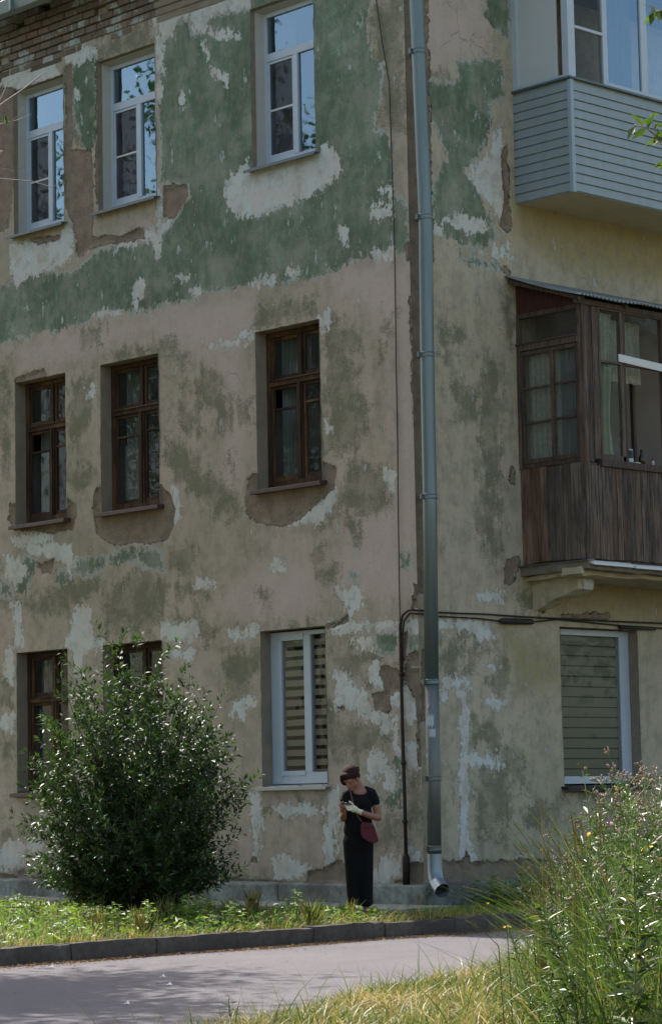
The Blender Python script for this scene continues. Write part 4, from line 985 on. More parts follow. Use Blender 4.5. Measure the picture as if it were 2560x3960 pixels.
m_.box(BX - .06, BX - .01, 3.45, 4.3, zb, zb + .06); m_.box(BX - .06, BX - .01, 4.3, 4.4, zb, zt); m_.box(BX - .06, BX - .01, 2.05, 2.58, 10.585, 10.625); m_.box(0, BX + .02, BY0 - .02, BY1, zt, zt + .1)
m_.build('glazing_frame', M['pvc'], up, bevel=.005)
np_mesh('side_panel', [(.085, BY0 + .02, zb + .04), (.70, BY0 + .02, zb + .04), (.70, BY0 + .02, zt), (.085, BY0 + .02, zt)], np.array([[0, 1, 2, 3]]), M['panel'], up)
m_ = MB(); m_.box(.695, .715, BY0 + .012, BY0 + .035, zb, zt); m_.build('panel_edge', M['pvc_old'], up)
for (y0, y1) in ((2.05, 2.58), (2.67, 3.33), (3.45, 4.3)):
    np_mesh('balcony_pane', [(BX - .035, y0, zb), (BX - .035, y1, zb), (BX - .035, y1, zt), (BX - .035, y0, zt)], np.array([[0, 1, 2, 3]]), M['glass_dark'] if y0 < 2.5 else M['glass'], up)
m_ = MB(); m_.box(-.3, -.05, BY0 + .2, BY1, zb, zt); m_.box(.0, BX - .08, BY0 + .1, BY1, zt - .02, zt); m_.build('balcony_back', M['room'], up)
wavy('curtain', 0, .62, 0, zb, zt, M['curtain'], up, .015, 5).matrix_local = Matrix.Translation((BX - .16, 2.69, 0)) @ Matrix.Rotation(math.pi / 2, 4, 'Z')
m_ = MB(); m_.box(BX - .25, BX - .2, 2.16, 2.26, zb, 10.6); m_.build('inner_post', M['screen'], up)

# ---------------------------------------------------------------- lower balcony, old timber
LY0, LX, LY1 = 1.86, 1.035, 6.3
lo = rough_box('lower_balcony', 0, LX + .02, LY0 - .06, LY1, 3.90, 4.005, 40, .022, M['slab'], B, 9)
lo['label'] = 'old timber balcony with weathered planks, small panes and a corrugated roof'
rough_box('slab_haunch', 0, LX - .12, LY0 + .02, LY1, 3.84, 3.90, 40, .03, M['soffit'], lo, 5)
rough_box('bracket', -.02, .70, 2.03, 2.35, 3.50, 3.86, 16, .045, M['soffit'], lo, 2, lambda p: Vector((p.x, p.y + (.5 - p.x) * (.12 if p.y > 2.19 else -.03), 3.86 - (3.86 - p.z) * (1.0 - .55 * p.x / .7))))
rough_box('bracket_end', .66, .73, 2.10, 2.28, 3.68, 3.82, 8, .03, M['whitebit'], lo, 12)
rough_box('patch', LX - .35, LX - .04, LY0 - .085, LY0 - .04, 3.86, 3.94, 8, .022, M['soffit'], lo, 22)
m_ = MB(); m_.hexa([(0, LY0 - .09, 4.004), (LX + .07, LY0 - .09, 4.0), (LX + .07, LY0 + .03, 4.012), (0, LY0 + .03, 4.02), (0, LY0 - .09, 4.014), (LX + .07, LY0 - .09, 4.01), (LX + .07, LY0 + .03, 4.03), (0, LY0 + .03, 4.034)])
m_.build('drip_sheet', M['galv_old'], lo)
m_ = MB()
for (y0, y1, zz) in ((1.84, 2.62, 3.985), (2.62, 3.7, 3.975), (3.7, 6.3, 3.98)): m_.hexa([(LX + .005, y0, zz), (LX + .085, y0 + .03, zz - .03), (LX + .085, y1 - .02, zz - .035), (LX + .005, y1, zz), (LX + .005, y0, zz + .03), (LX + .085, y0 + .03, zz), (LX + .085, y1 - .02, zz - .005), (LX + .005, y1, zz + .03)])
m_.build('edge_flashing', M['white_paint'], lo)
# planks: side
def planks(name, mat, P):
    m_ = MB()
    for p in P: m_.box(*p)
    return m_.build(name, mat, lo, bevel=.003)
xs = [0.01, .175, .315, .425, .545, .68, .80, .93, 1.05]
sd_p = [(xs[i] + .003, xs[i + 1] - .003, LY0 - .012 + random.uniform(-.004, .004), LY0 + .015, 4.03 + random.uniform(0, .02), 5.20 + random.uniform(-.012, .012)) for i in range(8)]
planks('side_planks', M['plank_red'], sd_p[:3]); planks('side_planks', M['plank_grey'], sd_p[3:])
P = []; y = LY0 - .012
while y < LY1:
    w_ = random.choice([.10, .115, .125, .13]); P.append((LX - .01, LX + .018 + random.uniform(-.004, .004), y + .002, y + w_ - .002, 4.03 + random.uniform(0, .015), 5.16)); y += w_
planks('front_planks', M['plank_dark'], P)
planks('corner_board', M['plank_dark'], [(LX - .02, LX + .03, LY0 - .03, LY0 + .05, 4.02, 5.2)])
# side glazing
m_ = MB(); y0, y1 = LY0 - .02, LY0 + .04; q = random.random
m_.box(0, .045, y0, y1, 5.2, 7.12, q()); m_.box(.98, 1.06, y0, y1, 5.2, 7.2, q()); m_.box(.045, .98, y0, y1, 5.2, 5.255, q()); m_.box(.045, .98, y0 - .008, y1, 6.655, 6.74, q()); m_.box(.045, .98, y0, y1, 7.06, 7.12, q())
m_.hexa([(.0, y0 - .03, 6.735), (1.0, y0 - .03, 6.735), (1.0, y0, 6.735), (0, y0, 6.735), (0, y0 - .03, 6.745), (1.0, y0 - .03, 6.745), (1.0, y0, 6.76), (0, y0, 6.76)], .1)
m_.build('side_frame', M['frame_grey'], lo, bevel=.004)
m_ = MB(); ya, yb = LY0 - .008, LY0 + .028
m_.box(.05, .10, ya, yb, 5.26, 6.65); m_.box(.93, .975, ya, yb, 5.26, 6.65); m_.box(.10, .93, ya, yb, 5.26, 5.31); m_.box(.10, .93, ya, yb, 6.60, 6.65); m_.box(.525, .572, ya, yb, 5.31, 6.60)
for z in (5.74, 6.17): m_.box(.10, .525, ya, yb, z, z + .03); m_.box(.572, .93, ya, yb, z + .01, z + .04)
m_.build('side_casement', M['frame_grey'], lo, bevel=.003)
for (x0, x1, z0, z1) in [(.045, .98, 6.75, 7.06)] + [(a, b, c, d_) for (a, b) in ((.10, .525), (.572, .93)) for (c, d_) in ((5.31, 5.74), (5.77, 6.17), (6.2, 6.6))]:
    yj = LY0 + .012; np_mesh('balcony_pane', [(x0, yj, z0), (x1, yj + random.uniform(-.003, .003), z0), (x1, yj, z1), (x0, yj, z1)], np.array([[0, 1, 2, 3]]), M['glass_old'], lo)
wavy('lace_curtain', .09, .80, LY0 + .10, 5.28, 6.62, M['lace'], lo, .012, 9); wavy('lace_curtain', .60, .86, LY0 + .085, 5.28, 6.62, M['curtain'], lo, .010, 5)
m_ = MB(); q = 0
for k in range(7):
    x0 = .005 + .15 * k; x1 = x0 + .147; m_.hexa([(x0, LY0 - .005, 7.12), (x1, LY0 - .005, 7.12), (x1, LY0 + .015, 7.12), (x0, LY0 + .015, 7.12), (x0, LY0 - .005, 7.52 - .37 * x0), (x1, LY0 - .005, 7.52 - .37 * x1), (x1, LY0 + .015, 7.52 - .37 * x1), (x0, LY0 + .015, 7.52 - .37 * x0)])
m_.build('gable_boards', M['board_red'], lo, bevel=.002)
# corner post and front glazing
m_ = MB(); m_.box(LX - .03, LX + .03, LY0 - .0, LY0 + .05, 5.2, 7.2, .2); m_.box(LX - .025, LX + .02, LY0 + .052, LY0 + .16, 5.2, 7.12, .9); m_.box(LX - .03, LX + .028, LY0 + .162, LY0 + .27, 5.24, 7.1, .4)
m_.build('corner_post', M['plank_dark'], lo, bevel=.004)
m_ = MB(); xa, xb = LX - .03, LX + .025
m_.box(xa, xb + .03, LY0 + .25, LY1, 5.155, 5.24, .8); m_.box(xa, xb, 2.14, LY1, 7.08, 7.14, .3); m_.box(xa, xb, 2.14, 2.175, 5.24, 7.08, .6); m_.box(xa, xb, 2.55, 2.60, 5.24, 7.08, .1); m_.box(xa, xb - .01, 2.60, 2.66, 5.24, 7.08, .9)
m_.box(xa, xb, 2.175, 2.55, 6.43, 6.46, .2); m_.box(xa, xb, 2.66, 3.33, 6.43, 6.46, .2); m_.box(xa, xb + .01, 3.35, 3.47, 5.24, 7.08, .5); m_.box(xa, xb, 2.175, 2.60, 5.24, 5.31, .4)
m_.box(xa, xb, 3.9, 3.96, 5.24, 7.08, .4); m_.box(xa, xb, 3.47, LY1, 6.43, 6.46, .3)
m_.build('front_frame', M['frame_grey'], lo, bevel=.004)
m_ = MB(); m_.hexa([(xb + .002, 2.50, 6.465), (xb + .018, 2.50, 6.465), (xb + .018, 3.33, 6.425), (xb + .002, 3.33, 6.425), (xb + .002, 2.50, 6.56), (xb + .018, 2.50, 6.56), (xb + .018, 3.33, 6.52), (xb + .002, 3.33, 6.52)])
m_.build('nailed_lath', M['white_paint'], lo, bevel=.002)
for (a, b, c, d_) in ((2.175, 2.55, 6.46, 7.08), (2.175, 2.55, 5.31, 6.43), (2.66, 3.35, 6.46, 7.08), (3.47, 3.9, 6.46, 7.08), (3.47, 3.9, 5.24, 6.43)):
    np_mesh('balcony_pane', [(LX, a, c), (LX, b, c), (LX, b, d_), (LX, a, d_)], np.array([[0, 1, 2, 3]]), M['glass_old'], lo)
RM = Matrix.Rotation(math.pi / 2, 4, 'Z')
c = wavy('curtain', 0, .34, 0, 5.32, 6.42, M['curtain_pale'], lo, .022, 3.2, 0, .25); c.matrix_local = Matrix.Translation((LX - .10, 2.19, 0)) @ RM
c = wavy('curtain', 0, .34, 0, 6.46, 7.07, M['lace'], lo, .014, 6); c.matrix_local = Matrix.Translation((LX - .10, 2.19, 0)) @ RM
c = wavy('curtain', 0, .62, 0, 6.3, 7.07, M['lace'], lo, .02, 4, 1); c.matrix_local = Matrix.Translation((LX - .32, 2.75, 0)) @ RM
m_ = MB(); m_.box(.02, .10, LY0 + .35, LY1, 4.05, 7.2); m_.box(.02, LX - .05, LY0 + .05, LY1, 7.12, 7.16); m_.box(.02, LX - .05, LY0 + .05, LY1, 4.01, 4.05); m_.build('balcony_back', simple('balcony inner wall', (.15, .13, .11), .9, 0, .2, 3), lo)
m_ = MB(); m_.box(.45, .50, 3.45, 3.5, 4.05, 7.1); m_.box(LX - .14, LX - .03, 2.18, LY1, 5.225, 5.25); m_.build('inner_ledge', M['frame_grey'], lo)
# corrugated roof: waves run down the slope
ny, nx = 420, 14; V = []; F = []
yy = np.linspace(1.66, 6.6, ny)
for i in range(nx):
    t = i / (nx - 1)
    for j in range(ny):
        w_ = .013 * math.sin(yy[j] * 2 * math.pi / .073) * (0.5 + 0.5 * min(1, t * 2)); sag = .012 * math.sin(yy[j] * 2.2) + .006 * math.sin(yy[j] * 7.1)
        V.append((t * 1.2 + .012 * math.sin(yy[j] * 5.3) * t, yy[j], 7.59 - .40 * t + w_ + sag * t - .02 * math.sin(t * 3.1)))
for i in range(nx - 1):
    for j in range(ny - 1): a = i * ny + j; F.append([a, a + 1, a + ny + 1, a + ny])
rf = np_mesh('corrugated_roof', V, np.array(F), M['corr'], lo, smooth=True)
so = rf.modifiers.new('thick', 'SOLIDIFY'); so.thickness = .006
m_ = MB()
for yv in (1.72, 2.6, 3.5, 4.4): m_.hexa([(0, yv, 7.50), (1.12, yv, 7.13), (1.12, yv + .05, 7.13), (0, yv + .05, 7.50), (0, yv, 7.55), (1.12, yv, 7.175), (1.12, yv + .05, 7.175), (0, yv + .05, 7.55)])
m_.box(1.03, 1.08, 1.72, 6.4, 7.10, 7.165); m_.build('rafter', M['frame_grey'], lo)

# jars on the ledge of the timber balcony (they stand there loose)
def lathe(prof, n=16):
    m = MB(); V = []; F = []
    for (r_, z) in prof:
        for k in range(n): V.append((r_ * math.cos(6.2832 * k / n), r_ * math.sin(6.2832 * k / n), z))
    for i in range(len(prof) - 1):
        for k in range(n): F.append((i * n + k, i * n + (k + 1) % n, (i + 1) * n + (k + 1) % n, (i + 1) * n + k))
    F.append(tuple(range(n))[::-1]); F.append(tuple((len(prof) - 1) * n + k for k in range(n)))
    m.add(V, F); return m
zl = 5.251
j = tag(empty('paint_tin', (LX - .085, 2.79, zl)), 'dark tin with a pale lid and label on the balcony ledge', 'tin')
lathe([(.045, 0), (.05, .005), (.05, .15), (.045, .155)]).build('body', simple('dark tin', (.01, .012, .018), .4), j, True)
lathe([(.0505, .01), (.0512, .012), (.0512, .055), (.0505, .057)]).build('label_band', simple('pale blue label', (.5, .6, .68), .6), j, True)
lathe([(.046, .155), (.047, .158), (.044, .172), (.02, .175)]).build('lid', simple('grey lid', (.45, .5, .5), .4), j, True)
j = tag(empty('brown_bottle', (LX - .085, 3.03, zl)), 'small brown glass bottle on the balcony ledge', 'bottle')
lathe([(.036, 0), (.042, .006), (.042, .09), (.03, .12), (.016, .14), (.016, .17)]).build('body', simple('brown glass', (.035, .016, .008), .15, 0, .1), j, True)
lathe([(.018, .165), (.019, .168), (.019, .19), (.016, .192)]).build('cap', simple('dark cap', (.02, .018, .015), .5), j, True)
j = tag(empty('small_vial', (LX - .08, 3.24, zl)), 'tiny clear vial with a red cap on the balcony ledge', 'vial')
lathe([(.014, 0), (.017, .004), (.017, .06), (.012, .07)]).build('body', simple('pale vial', (.5, .48, .47), .2), j, True)
lathe([(.015, .07), (.016, .073), (.016, .10), (.012, .102)]).build('cap', simple('red cap', (.28, .03, .05), .5), j, True)
j = tag(MB().box(-.03, .03, -.05, .05, 0, .022).build('soap_bar', simple('pale soap', (.55, .53, .45), .6), None, bevel=.008), 'flat pale bar lying between the tin and the bottle', 'soap')
j.location = (LX - .08, 2.92, zl)

# ================================================================ VEGETATION
LEAF = np.array([(0, 0, 0), (-.5, .38, .07), (.5, .38, .07), (0, .48, 0), (0, 1, -.08)])
LEAF_F = np.array([(0, 3, 4, 1), (0, 2, 4, 3)])
def unit(a): return a / np.maximum(np.linalg.norm(a, axis=-1, keepdims=True), 1e-9)
def leaves(P, D, L, W, nrm=None, jit=.6):
    """leaf-shaped folded faces at P along D"""
    n = len(P); D = unit(D)
    N = np.array([[0, 0, 1.0]]).repeat(n, 0) if nrm is None else nrm
    N = N + rng.normal(0, jit, (n, 3)); X = unit(np.cross(D, N)); Z = np.cross(X, D)
    L = np.broadcast_to(L, n)[:, None, None]; W = np.broadcast_to(W, n)[:, None, None]
    V = P[:, None, :] + X[:, None, :] * LEAF[None, :, 0:1] * W + D[:, None, :] * LEAF[None, :, 1:2] * L + Z[:, None, :] * LEAF[None, :, 2:3] * L
    F = (np.arange(n)[:, None, None] * 5 + LEAF_F[None]).reshape(-1, 4)
    return V.reshape(-1, 3), F
def leaf_obj(name, P, D, L, W, mat, parent=None, rnd=None, nrm=None, jit=.6):
    V, F = leaves(np.asarray(P, float), np.asarray(D, float), L, W, nrm, jit)
    r_ = rng.random(len(P)) if rnd is None else rnd
    return np_mesh(name, V, F, mat, parent, attrs={'rnd': np.repeat(r_, 5)})
def blades(P, H, lean, W, segs=3, curl=1.0):
    """grass blades: P roots, H heights, lean (n,2) tip offset as a share of H"""
    n = len(P); a = rng.random(n) * 6.283; S = np.stack([np.cos(a), np.sin(a), 0 * a], 1)
    V = []
    for k in range(segs + 1):
        t = k / segs
        c = P + np.stack([lean[:, 0] * H * t ** 1.8, lean[:, 1] * H * t ** 1.8, H * (t - .22 * curl * (lean ** 2).sum(1) * t * t)], 1)
        w_ = (W * (1 - t) ** .7 + .0004)[:, None]
        V += [c - S * w_ / 2, c + S * w_ / 2]
    V = np.stack(V, 1); m = 2 * (segs + 1); F = np.array([(2 * k, 2 * k + 1, 2 * k + 3, 2 * k + 2) for k in range(segs)])
    return V.reshape(-1, 3), (np.arange(n)[:, None, None] * m + F[None]).reshape(-1, 4), m
def grass_obj(name, P, H, lean, W, mat, rnd, parent=None, segs=3, curl=1.0, kind='stuff'):
    V, F, m = blades(P, H, lean, W, segs, curl)
    return tag(np_mesh(name, V, F, mat, parent, attrs={'rnd': np.repeat(rnd, m)}), kind=kind)
CR, CU, CF, CC = map(np.array, (cam_r, cam_u, cam_f, CAM))
def to_px(P):
    d = P - CC; z = d @ CF
    return 1280 + 9989.16 * (d @ CR) / z, 1980 - 9989.16 * (d @ CU) / z, z
def ground_z(x, y):
    return np.where(x > near_x(y), verge_z(x, y), np.where(x < 2.2, lawn_z(x, y), -.16))

# ---- grass on the lawn strip
def clump(x, y): return .5 + .25 * hnoise(x * 1.3 + 2, y * 1.7)
n = 42000
x = rng.uniform(-11, 2.17, n); y = rng.uniform(-11, -0.95, n)
P = np.stack([x, y, lawn_z(x, y)], 1); px_, py_, dz = to_px(P)
keep = (px_ > -150) & (px_ < 2700) & (py_ > 3440) & (rng.random(n) < .28 + .75 * clump(x, y)); x, y, P = x[keep], y[keep], P[keep]
ed = np.clip((2.17 - x) / .35, .35, 1)
H = rng.gamma(4, .022, len(x)) * (0.7 + .9 * clump(x, y)) * ed * np.interp(y, [-3.0, -2.2, -1.5], [1.0, .42, .35])
grass_obj('grass', P, H, rng.normal(0, .75, (len(x), 2)), rng.uniform(.005, .011, len(x)), M['grass'], np.clip(rng.normal(.52, .24, len(x)) + .30 * hnoise(x * 1.9, y * 2.3), 0, 1))
# low leafy ground cover
n = 22000
x = rng.uniform(-11, 2.17, n); y = rng.uniform(-11, -1.0, n); P = np.stack([x, y, lawn_z(x, y) + rng.uniform(.01, .15, n) * np.interp(y, [-3.0, -2.2, -1.5], [1.0, .35, .3]) * (.5 + clump(x, y))], 1); px_, py_, dz = to_px(P)
keep = (px_ > -100) & (px_ < 2600) & (py_ > 3450) & (hnoise(x * 1.6 + 5, y * 1.4) > -.05); P = P[keep]; n = len(P)
leaf_obj('ground_cover', P, np.stack([rng.normal(0, 1, n), rng.normal(0, 1, n), rng.uniform(-.1, .9, n)], 1), rng.uniform(.03, .12, n), rng.uniform(.014, .04, n), M['lawn_leaf'], jit=.6).__setitem__('kind', 'stuff')
# side lawn by the drainpipe, shaded
n = 26000
x = rng.uniform(0.16, 2.17, n); y = rng.uniform(-1.0, 9, n); P = np.stack([x, y, -.012 + 0 * x], 1)
H = rng.gamma(4, .024, n) * (.4 + .8 * clump(x, y)) * np.clip((2.17 - x) / .3, .3, 1) * np.where(y < .4, .5, 1)
grass_obj('shaded_grass', P, H, rng.normal(0, .45, (n, 2)), rng.uniform(.004, .008, n), M['grass'], np.clip(rng.normal(.25, .2, n), 0, 1))
# verge grass in the foreground, drier
n = 70000
y = rng.uniform(-15.5, -1.5, n); x = near_x(y) + rng.uniform(-.25, 1, n) ** 1 * 0 + rng.gamma(1.6, 1.3, n) - .22 + .12 * np.sin(y * 3.1)
P = np.stack([x, y, verge_z(x, y)], 1); px_, py_, dz = to_px(P)
keep = (px_ > 150) & (px_ < 2720) & (py_ > 3560) & (py_ < 4300) & (dz > 8) & (rng.random(n) < .35 + .8 * clump(x, y)); x, y, P, px_ = x[keep], y[keep], P[keep], px_[keep]
d_ = np.clip((x - near_x(y) + .2) / .8, .3, 1)
H = rng.gamma(4, .020, len(x)) * d_ * (.7 + .8 * clump(x, y)) * np.where(px_ > 2000, 1.9, 1.0)
dry = np.clip(rng.normal(.50, .30, len(x)) + .30 * hnoise(x * 1.4, y * 1.9) - np.where(px_ > 1900, .28, 0), 0, 1)
grass_obj('verge_grass', P, H, rng.normal(0, .95, (len(x), 2)), rng.uniform(.005, .015, len(x)), M['dry_grass'], dry, curl=.7)
n = 2600; y = rng.uniform(-10.5, 1.5, n); x = rng.uniform(2.06, 2.22, n); P = np.stack([x, y, np.full(n, -.01)], 1)
grass_obj('kerb_fringe', P, rng.gamma(4, .022, n) * (.5 + clump(x * 0, y * 2.2)), np.stack([rng.normal(.75, .5, n), rng.normal(0, .6, n)], 1), rng.uniform(.005, .011, n), M['dry_grass'], rng.random(n))
# thin taller stalks standing at the road edge
n = 45; y = rng.uniform(-12.5, -4, n); x = near_x(y) + rng.gamma(1.2, .25, n) - .12; P = np.stack([x, y, verge_z(x, y)], 1)
grass_obj('tall_grass', P, rng.uniform(.12, .38, n), rng.normal(0, .35, (n, 2)), rng.uniform(.006, .011, n), M['grass'], rng.uniform(.1, .7, n), segs=5)
# needle litter along the kerb foot
n = 9000
y = rng.uniform(-12, 3, n); x = 2.355 + np.abs(rng.gamma(1.2, .10, n)) * (1 + .5 * np.sin(y * 2.3)); a = rng.random(n) * 6.28
P = np.stack([x, y, np.full(n, -.153) + rng.random(n) * .012], 1)
leaf_obj('leaf_litter', P, np.stack([np.cos(a), np.sin(a), rng.normal(0, .15, n)], 1), rng.uniform(.02, .07, n), rng.uniform(.002, .008, n), M['litter'], jit=.2).__setitem__('kind', 'stuff')
n = 1600; y = rng.uniform(-12, 3, n); x = rng.uniform(2.5, 8, n); a = rng.random(n) * 6.28; P = np.stack([x, y, np.full(n, -.150)], 1)
leaf_obj('road_grit', P, np.stack([np.cos(a), np.sin(a), 0 * a], 1), rng.uniform(.006, .028, n), rng.uniform(.004, .014, n), M['litter'], jit=.15).__setitem__('kind', 'stuff')

# ---- branching plants and trees
def grow(base, direc, length, rad, depth, out_tubes, tips, spread=.6, gravity=-.02, nseg=5, kids=3, lenf=.68):
    p = Vector(base); d = Vector(direc).normalized(); pts = [p.copy()]; rads = [rad]
    for i in range(nseg):
        d = (d + Vector((random.gauss(0, .12), random.gauss(0, .12), random.gauss(0, .08) + gravity))).normalized()
        p = p + d * (length / nseg); pts.append(p.copy()); rads.append(rad * (1 - .55 * (i + 1) / nseg))
        if depth > 0 and i >= 1:
            for _ in range(kids if i == nseg - 1 else max(1, kids - 2)):
                ax = d.orthogonal().normalized(); ax.rotate(Quaternion(d, random.random() * 6.283))
                nd = (d + ax * random.uniform(spread * .6, spread * 1.4)).normalized()
                grow(p, nd, length * lenf * random.uniform(.75, 1.15), rads[-1] * .72, depth - 1, out_tubes, tips, spread, gravity, max(3, nseg - 1), kids, lenf)
    out_tubes.append((pts, rads)); 
    if depth <= 1: tips.append(pts)
def tree(name, base, h, crown_r, label, ls, nleaf, group=None, seed=1, crown_c=None, mat='tree_leaf', extra=None):
    random.seed(seed)
    t = tag(empty(name, base), label, 'tree', group)
    tubes = []; tips = []
    top = Vector(crown_c) - Vector(base) if crown_c else Vector((0, 0, h * .62))
    th = top.z * .62
    pts = [Vector((0, 0, -.25)), Vector((top.x * .1, top.y * .1, th * .4)), Vector((top.x * .4, top.y * .4, th)), Vector((top.x * .9, top.y * .9, h * .9))]
    tubes.append((pts, [h * .018, h * .015, h * .011, h * .003]))
    for k in range(15):
        t_ = .3 + .7 * k / 14; b = pts[2].lerp(pts[3], t_ - .2) if t_ > .35 else pts[1].lerp(pts[2], .8)
        a = k * 2.4; el = random.uniform(.1, .8)
        grow(b, (math.cos(a), math.sin(a), el), crown_r * random.uniform(.55, .8) * (1.15 - .45 * t_), h * .006, 2, tubes, tips, .7, .0, 4, 3, .6)
    if extra is not None: tubes = [q for q in tubes if all(to_px(np.array(v) + np.array(base))[0] < -60 for v in q[0])]
    m_ = MB()
    for pp, rr in tubes: m_.tube(pp, rr, 5, False, .5)
    m_.build('trunk', M['bark'], t, True)
    TP = np.array([tuple(q) for tp in tips for q in tp[1:]]); idx = rng.integers(0, len(TP), nleaf)
    P = TP[idx] + rng.normal(0, crown_r * .085, (nleaf, 3)); D = rng.normal(0, 1, (nleaf, 3)); D[:, 2] -= .5
    if extra is not None: P, D = extra(P, D)
    leaf_obj('crown', P, D, rng.uniform(.7, 1.2, len(P)) * ls, rng.uniform(.35, .6, len(P)) * ls, M[mat], t, jit=.9)
    return t
def sprig(t, name, twigs, lf, base, leaf_n, ls, mat='tree_leaf'):
    m_ = MB(); P = []; D = []
    for k, (pp, r0, nl) in enumerate(twigs):
        pp = [Vector(q) - Vector(base) for q in pp]; m_.tube(pp, [r0 * (1 - .7 * i / (len(pp) - 1)) for i in range(len(pp))], 5)
        for i in range(nl):
            s_ = random.uniform(.25, 1) * (len(pp) - 1.001); a, b = pp[int(s_)], pp[int(s_) + 1]; q = a.lerp(b, s_ % 1); dd = (b - a).normalized()
            ax = dd.orthogonal(); ax.rotate(Quaternion(dd, random.random() * 6.28)); P.append(tuple(q)); D.append(tuple(dd * .6 + ax * .8 + Vector((0, 0, -.5))))
    o = m_.build(name, M['twig'], t, True)
    if P: leaf_obj('leaves', np.array(P), np.array(D), rng.uniform(.7, 1.15, len(P)) * ls, rng.uniform(.36, .5, len(P)) * ls, M[mat], o, jit=.5)

LB = (-2.9, -10.7, 0)
def prune(P, D):   # the crown thins out on the road side
    W = P + np.array(LB); a, b, c = to_px(W); k = (a < -40); return P[k], D[k]
lt = tree('roadside_tree', LB, 12.5, 4.3, 'tree left of the lawn whose bare grey twigs cross the top left window', .17, 36000, None, 5, (-2.7, -10.6, 7.8), extra=prune)
sprig(lt, 'branch', [([(-3.0, -10.9, 5.2), (-1.5, -10.5, 5.9), (.3, -10.1, 6.2), (2.0, -9.6, 6.4), (2.69, -9.37, 6.56), (3.18, -8.92, 6.94), (3.51, -8.62, 7.18), (3.66, -8.49, 7.31), (3.8, -8.37, 7.45)], .018, 0),
    ([(3.18, -8.92, 6.94), (3.52, -8.62, 7.23), (3.58, -8.59, 7.36), (3.61, -8.56, 7.41), (3.68, -8.49, 7.42)], .006, 0),
    ([(2.69, -9.37, 6.56), (3.02, -9.07, 6.85), (3.5, -8.61, 7.02), (3.6, -8.51, 7.05), (3.69, -8.42, 7.1)], .008, 0), ([(3.55, -8.56, 7.03), (3.6, -8.5, 7.09), (3.64, -8.46, 7.17)], .004, 0),
    ([(2.69, -9.37, 6.56), (3.0, -9.06, 6.66), (3.45, -8.58, 6.56), (3.64, -8.39, 6.53), (3.75, -8.26, 6.48), (3.82, -8.2, 6.51)], .008, 0), ([(3.0, -9.06, 6.66), (3.46, -8.59, 6.65), (3.55, -8.49, 6.62), (3.62, -8.43, 6.66)], .005, 0),
    ([(3.46, -8.66, 7.12), (3.51, -8.62, 7.10), (3.54, -8.58, 7.09)], .004, 5), ([(3.35, -8.75, 6.62), (3.47, -8.62, 6.72), (3.5, -8.6, 6.78)], .004, 2)], None, LB, 0, .09)
RB = (17.5, -12.9, 0)
rt = tree('young_tree', RB, 6.2, 1.9, 'tree at the right edge with leafy sprigs hanging before the balcony', .075, 2500, None, 8, (17.6, -12.9, 4.0))
sprig(rt, 'branch', [([(17.3, -13.1, 3.0), (16.2, -13.9, 3.3), (15.47, -14.5, 3.48), (15.37, -14.6, 3.5), (15.33, -14.64, 3.52), (15.31, -14.67, 3.55), (15.28, -14.70, 3.56)], .009, 17),
    ([(15.40, -14.57, 3.49), (15.34, -14.63, 3.49), (15.33, -14.65, 3.54), (15.32, -14.66, 3.60)], .003, 9),
    ([(15.42, -14.55, 3.49), (15.36, -14.61, 3.45), (15.34, -14.64, 3.40)], .003, 8),
    ([(17.3, -13.1, 3.6), (16.2, -14.0, 4.1), (15.55, -14.51, 4.07), (15.44, -14.61, 3.99), (15.39, -14.66, 3.955), (15.365, -14.69, 3.95)], .009, 26),
    ([(17.3, -13.1, 2.0), (16.2, -13.7, 1.8), (15.29, -14.38, 1.68), (15.22, -14.45, 1.65), (15.19, -14.48, 1.63)], .006, 10)], None, RB, 0, .062)
tree('garden_tree', (-12.0, -10.0, 0), 15.4, 3.9, 'broad green tree mirrored in the upper windows, standing across the lawn', .20, 9000, 'trees mirrored in the windows', 11)
tree('garden_tree', (-17.5, -11.0, 0), 15.4, 4.2, 'taller tree further left mirrored in the upper windows', .20, 9000, 'trees mirrored in the windows', 12)
tree('garden_tree', (2.6, -18.6, 0), 15, 5.5, 'big unseen tree added left of the road to block sky light', .16, 9000, None, 23)  # added out of view so its crown dims sky light on the road
tree('garden_tree', (-27.5, -24, 0), 15, 6, 'far broad tree mirrored low in the front windows', .32, 5000, 'trees mirrored in the windows', 13)
tree('garden_tree', (-21, -27, 0), 13, 5.5, 'second far tree mirrored low in the front windows', .32, 4500, 'trees mirrored in the windows', 14)
tree('garden_tree', (15.5, 15.5, 0), 12, 4.5, 'green tree mirrored in the side windows', .24, 5000, 'trees mirrored in the windows', 15)
tree('garden_tree', (21.5, 24, 0), 13, 5, 'farther green tree mirrored in the side windows', .30, 5000, 'trees mirrored in the windows', 16)

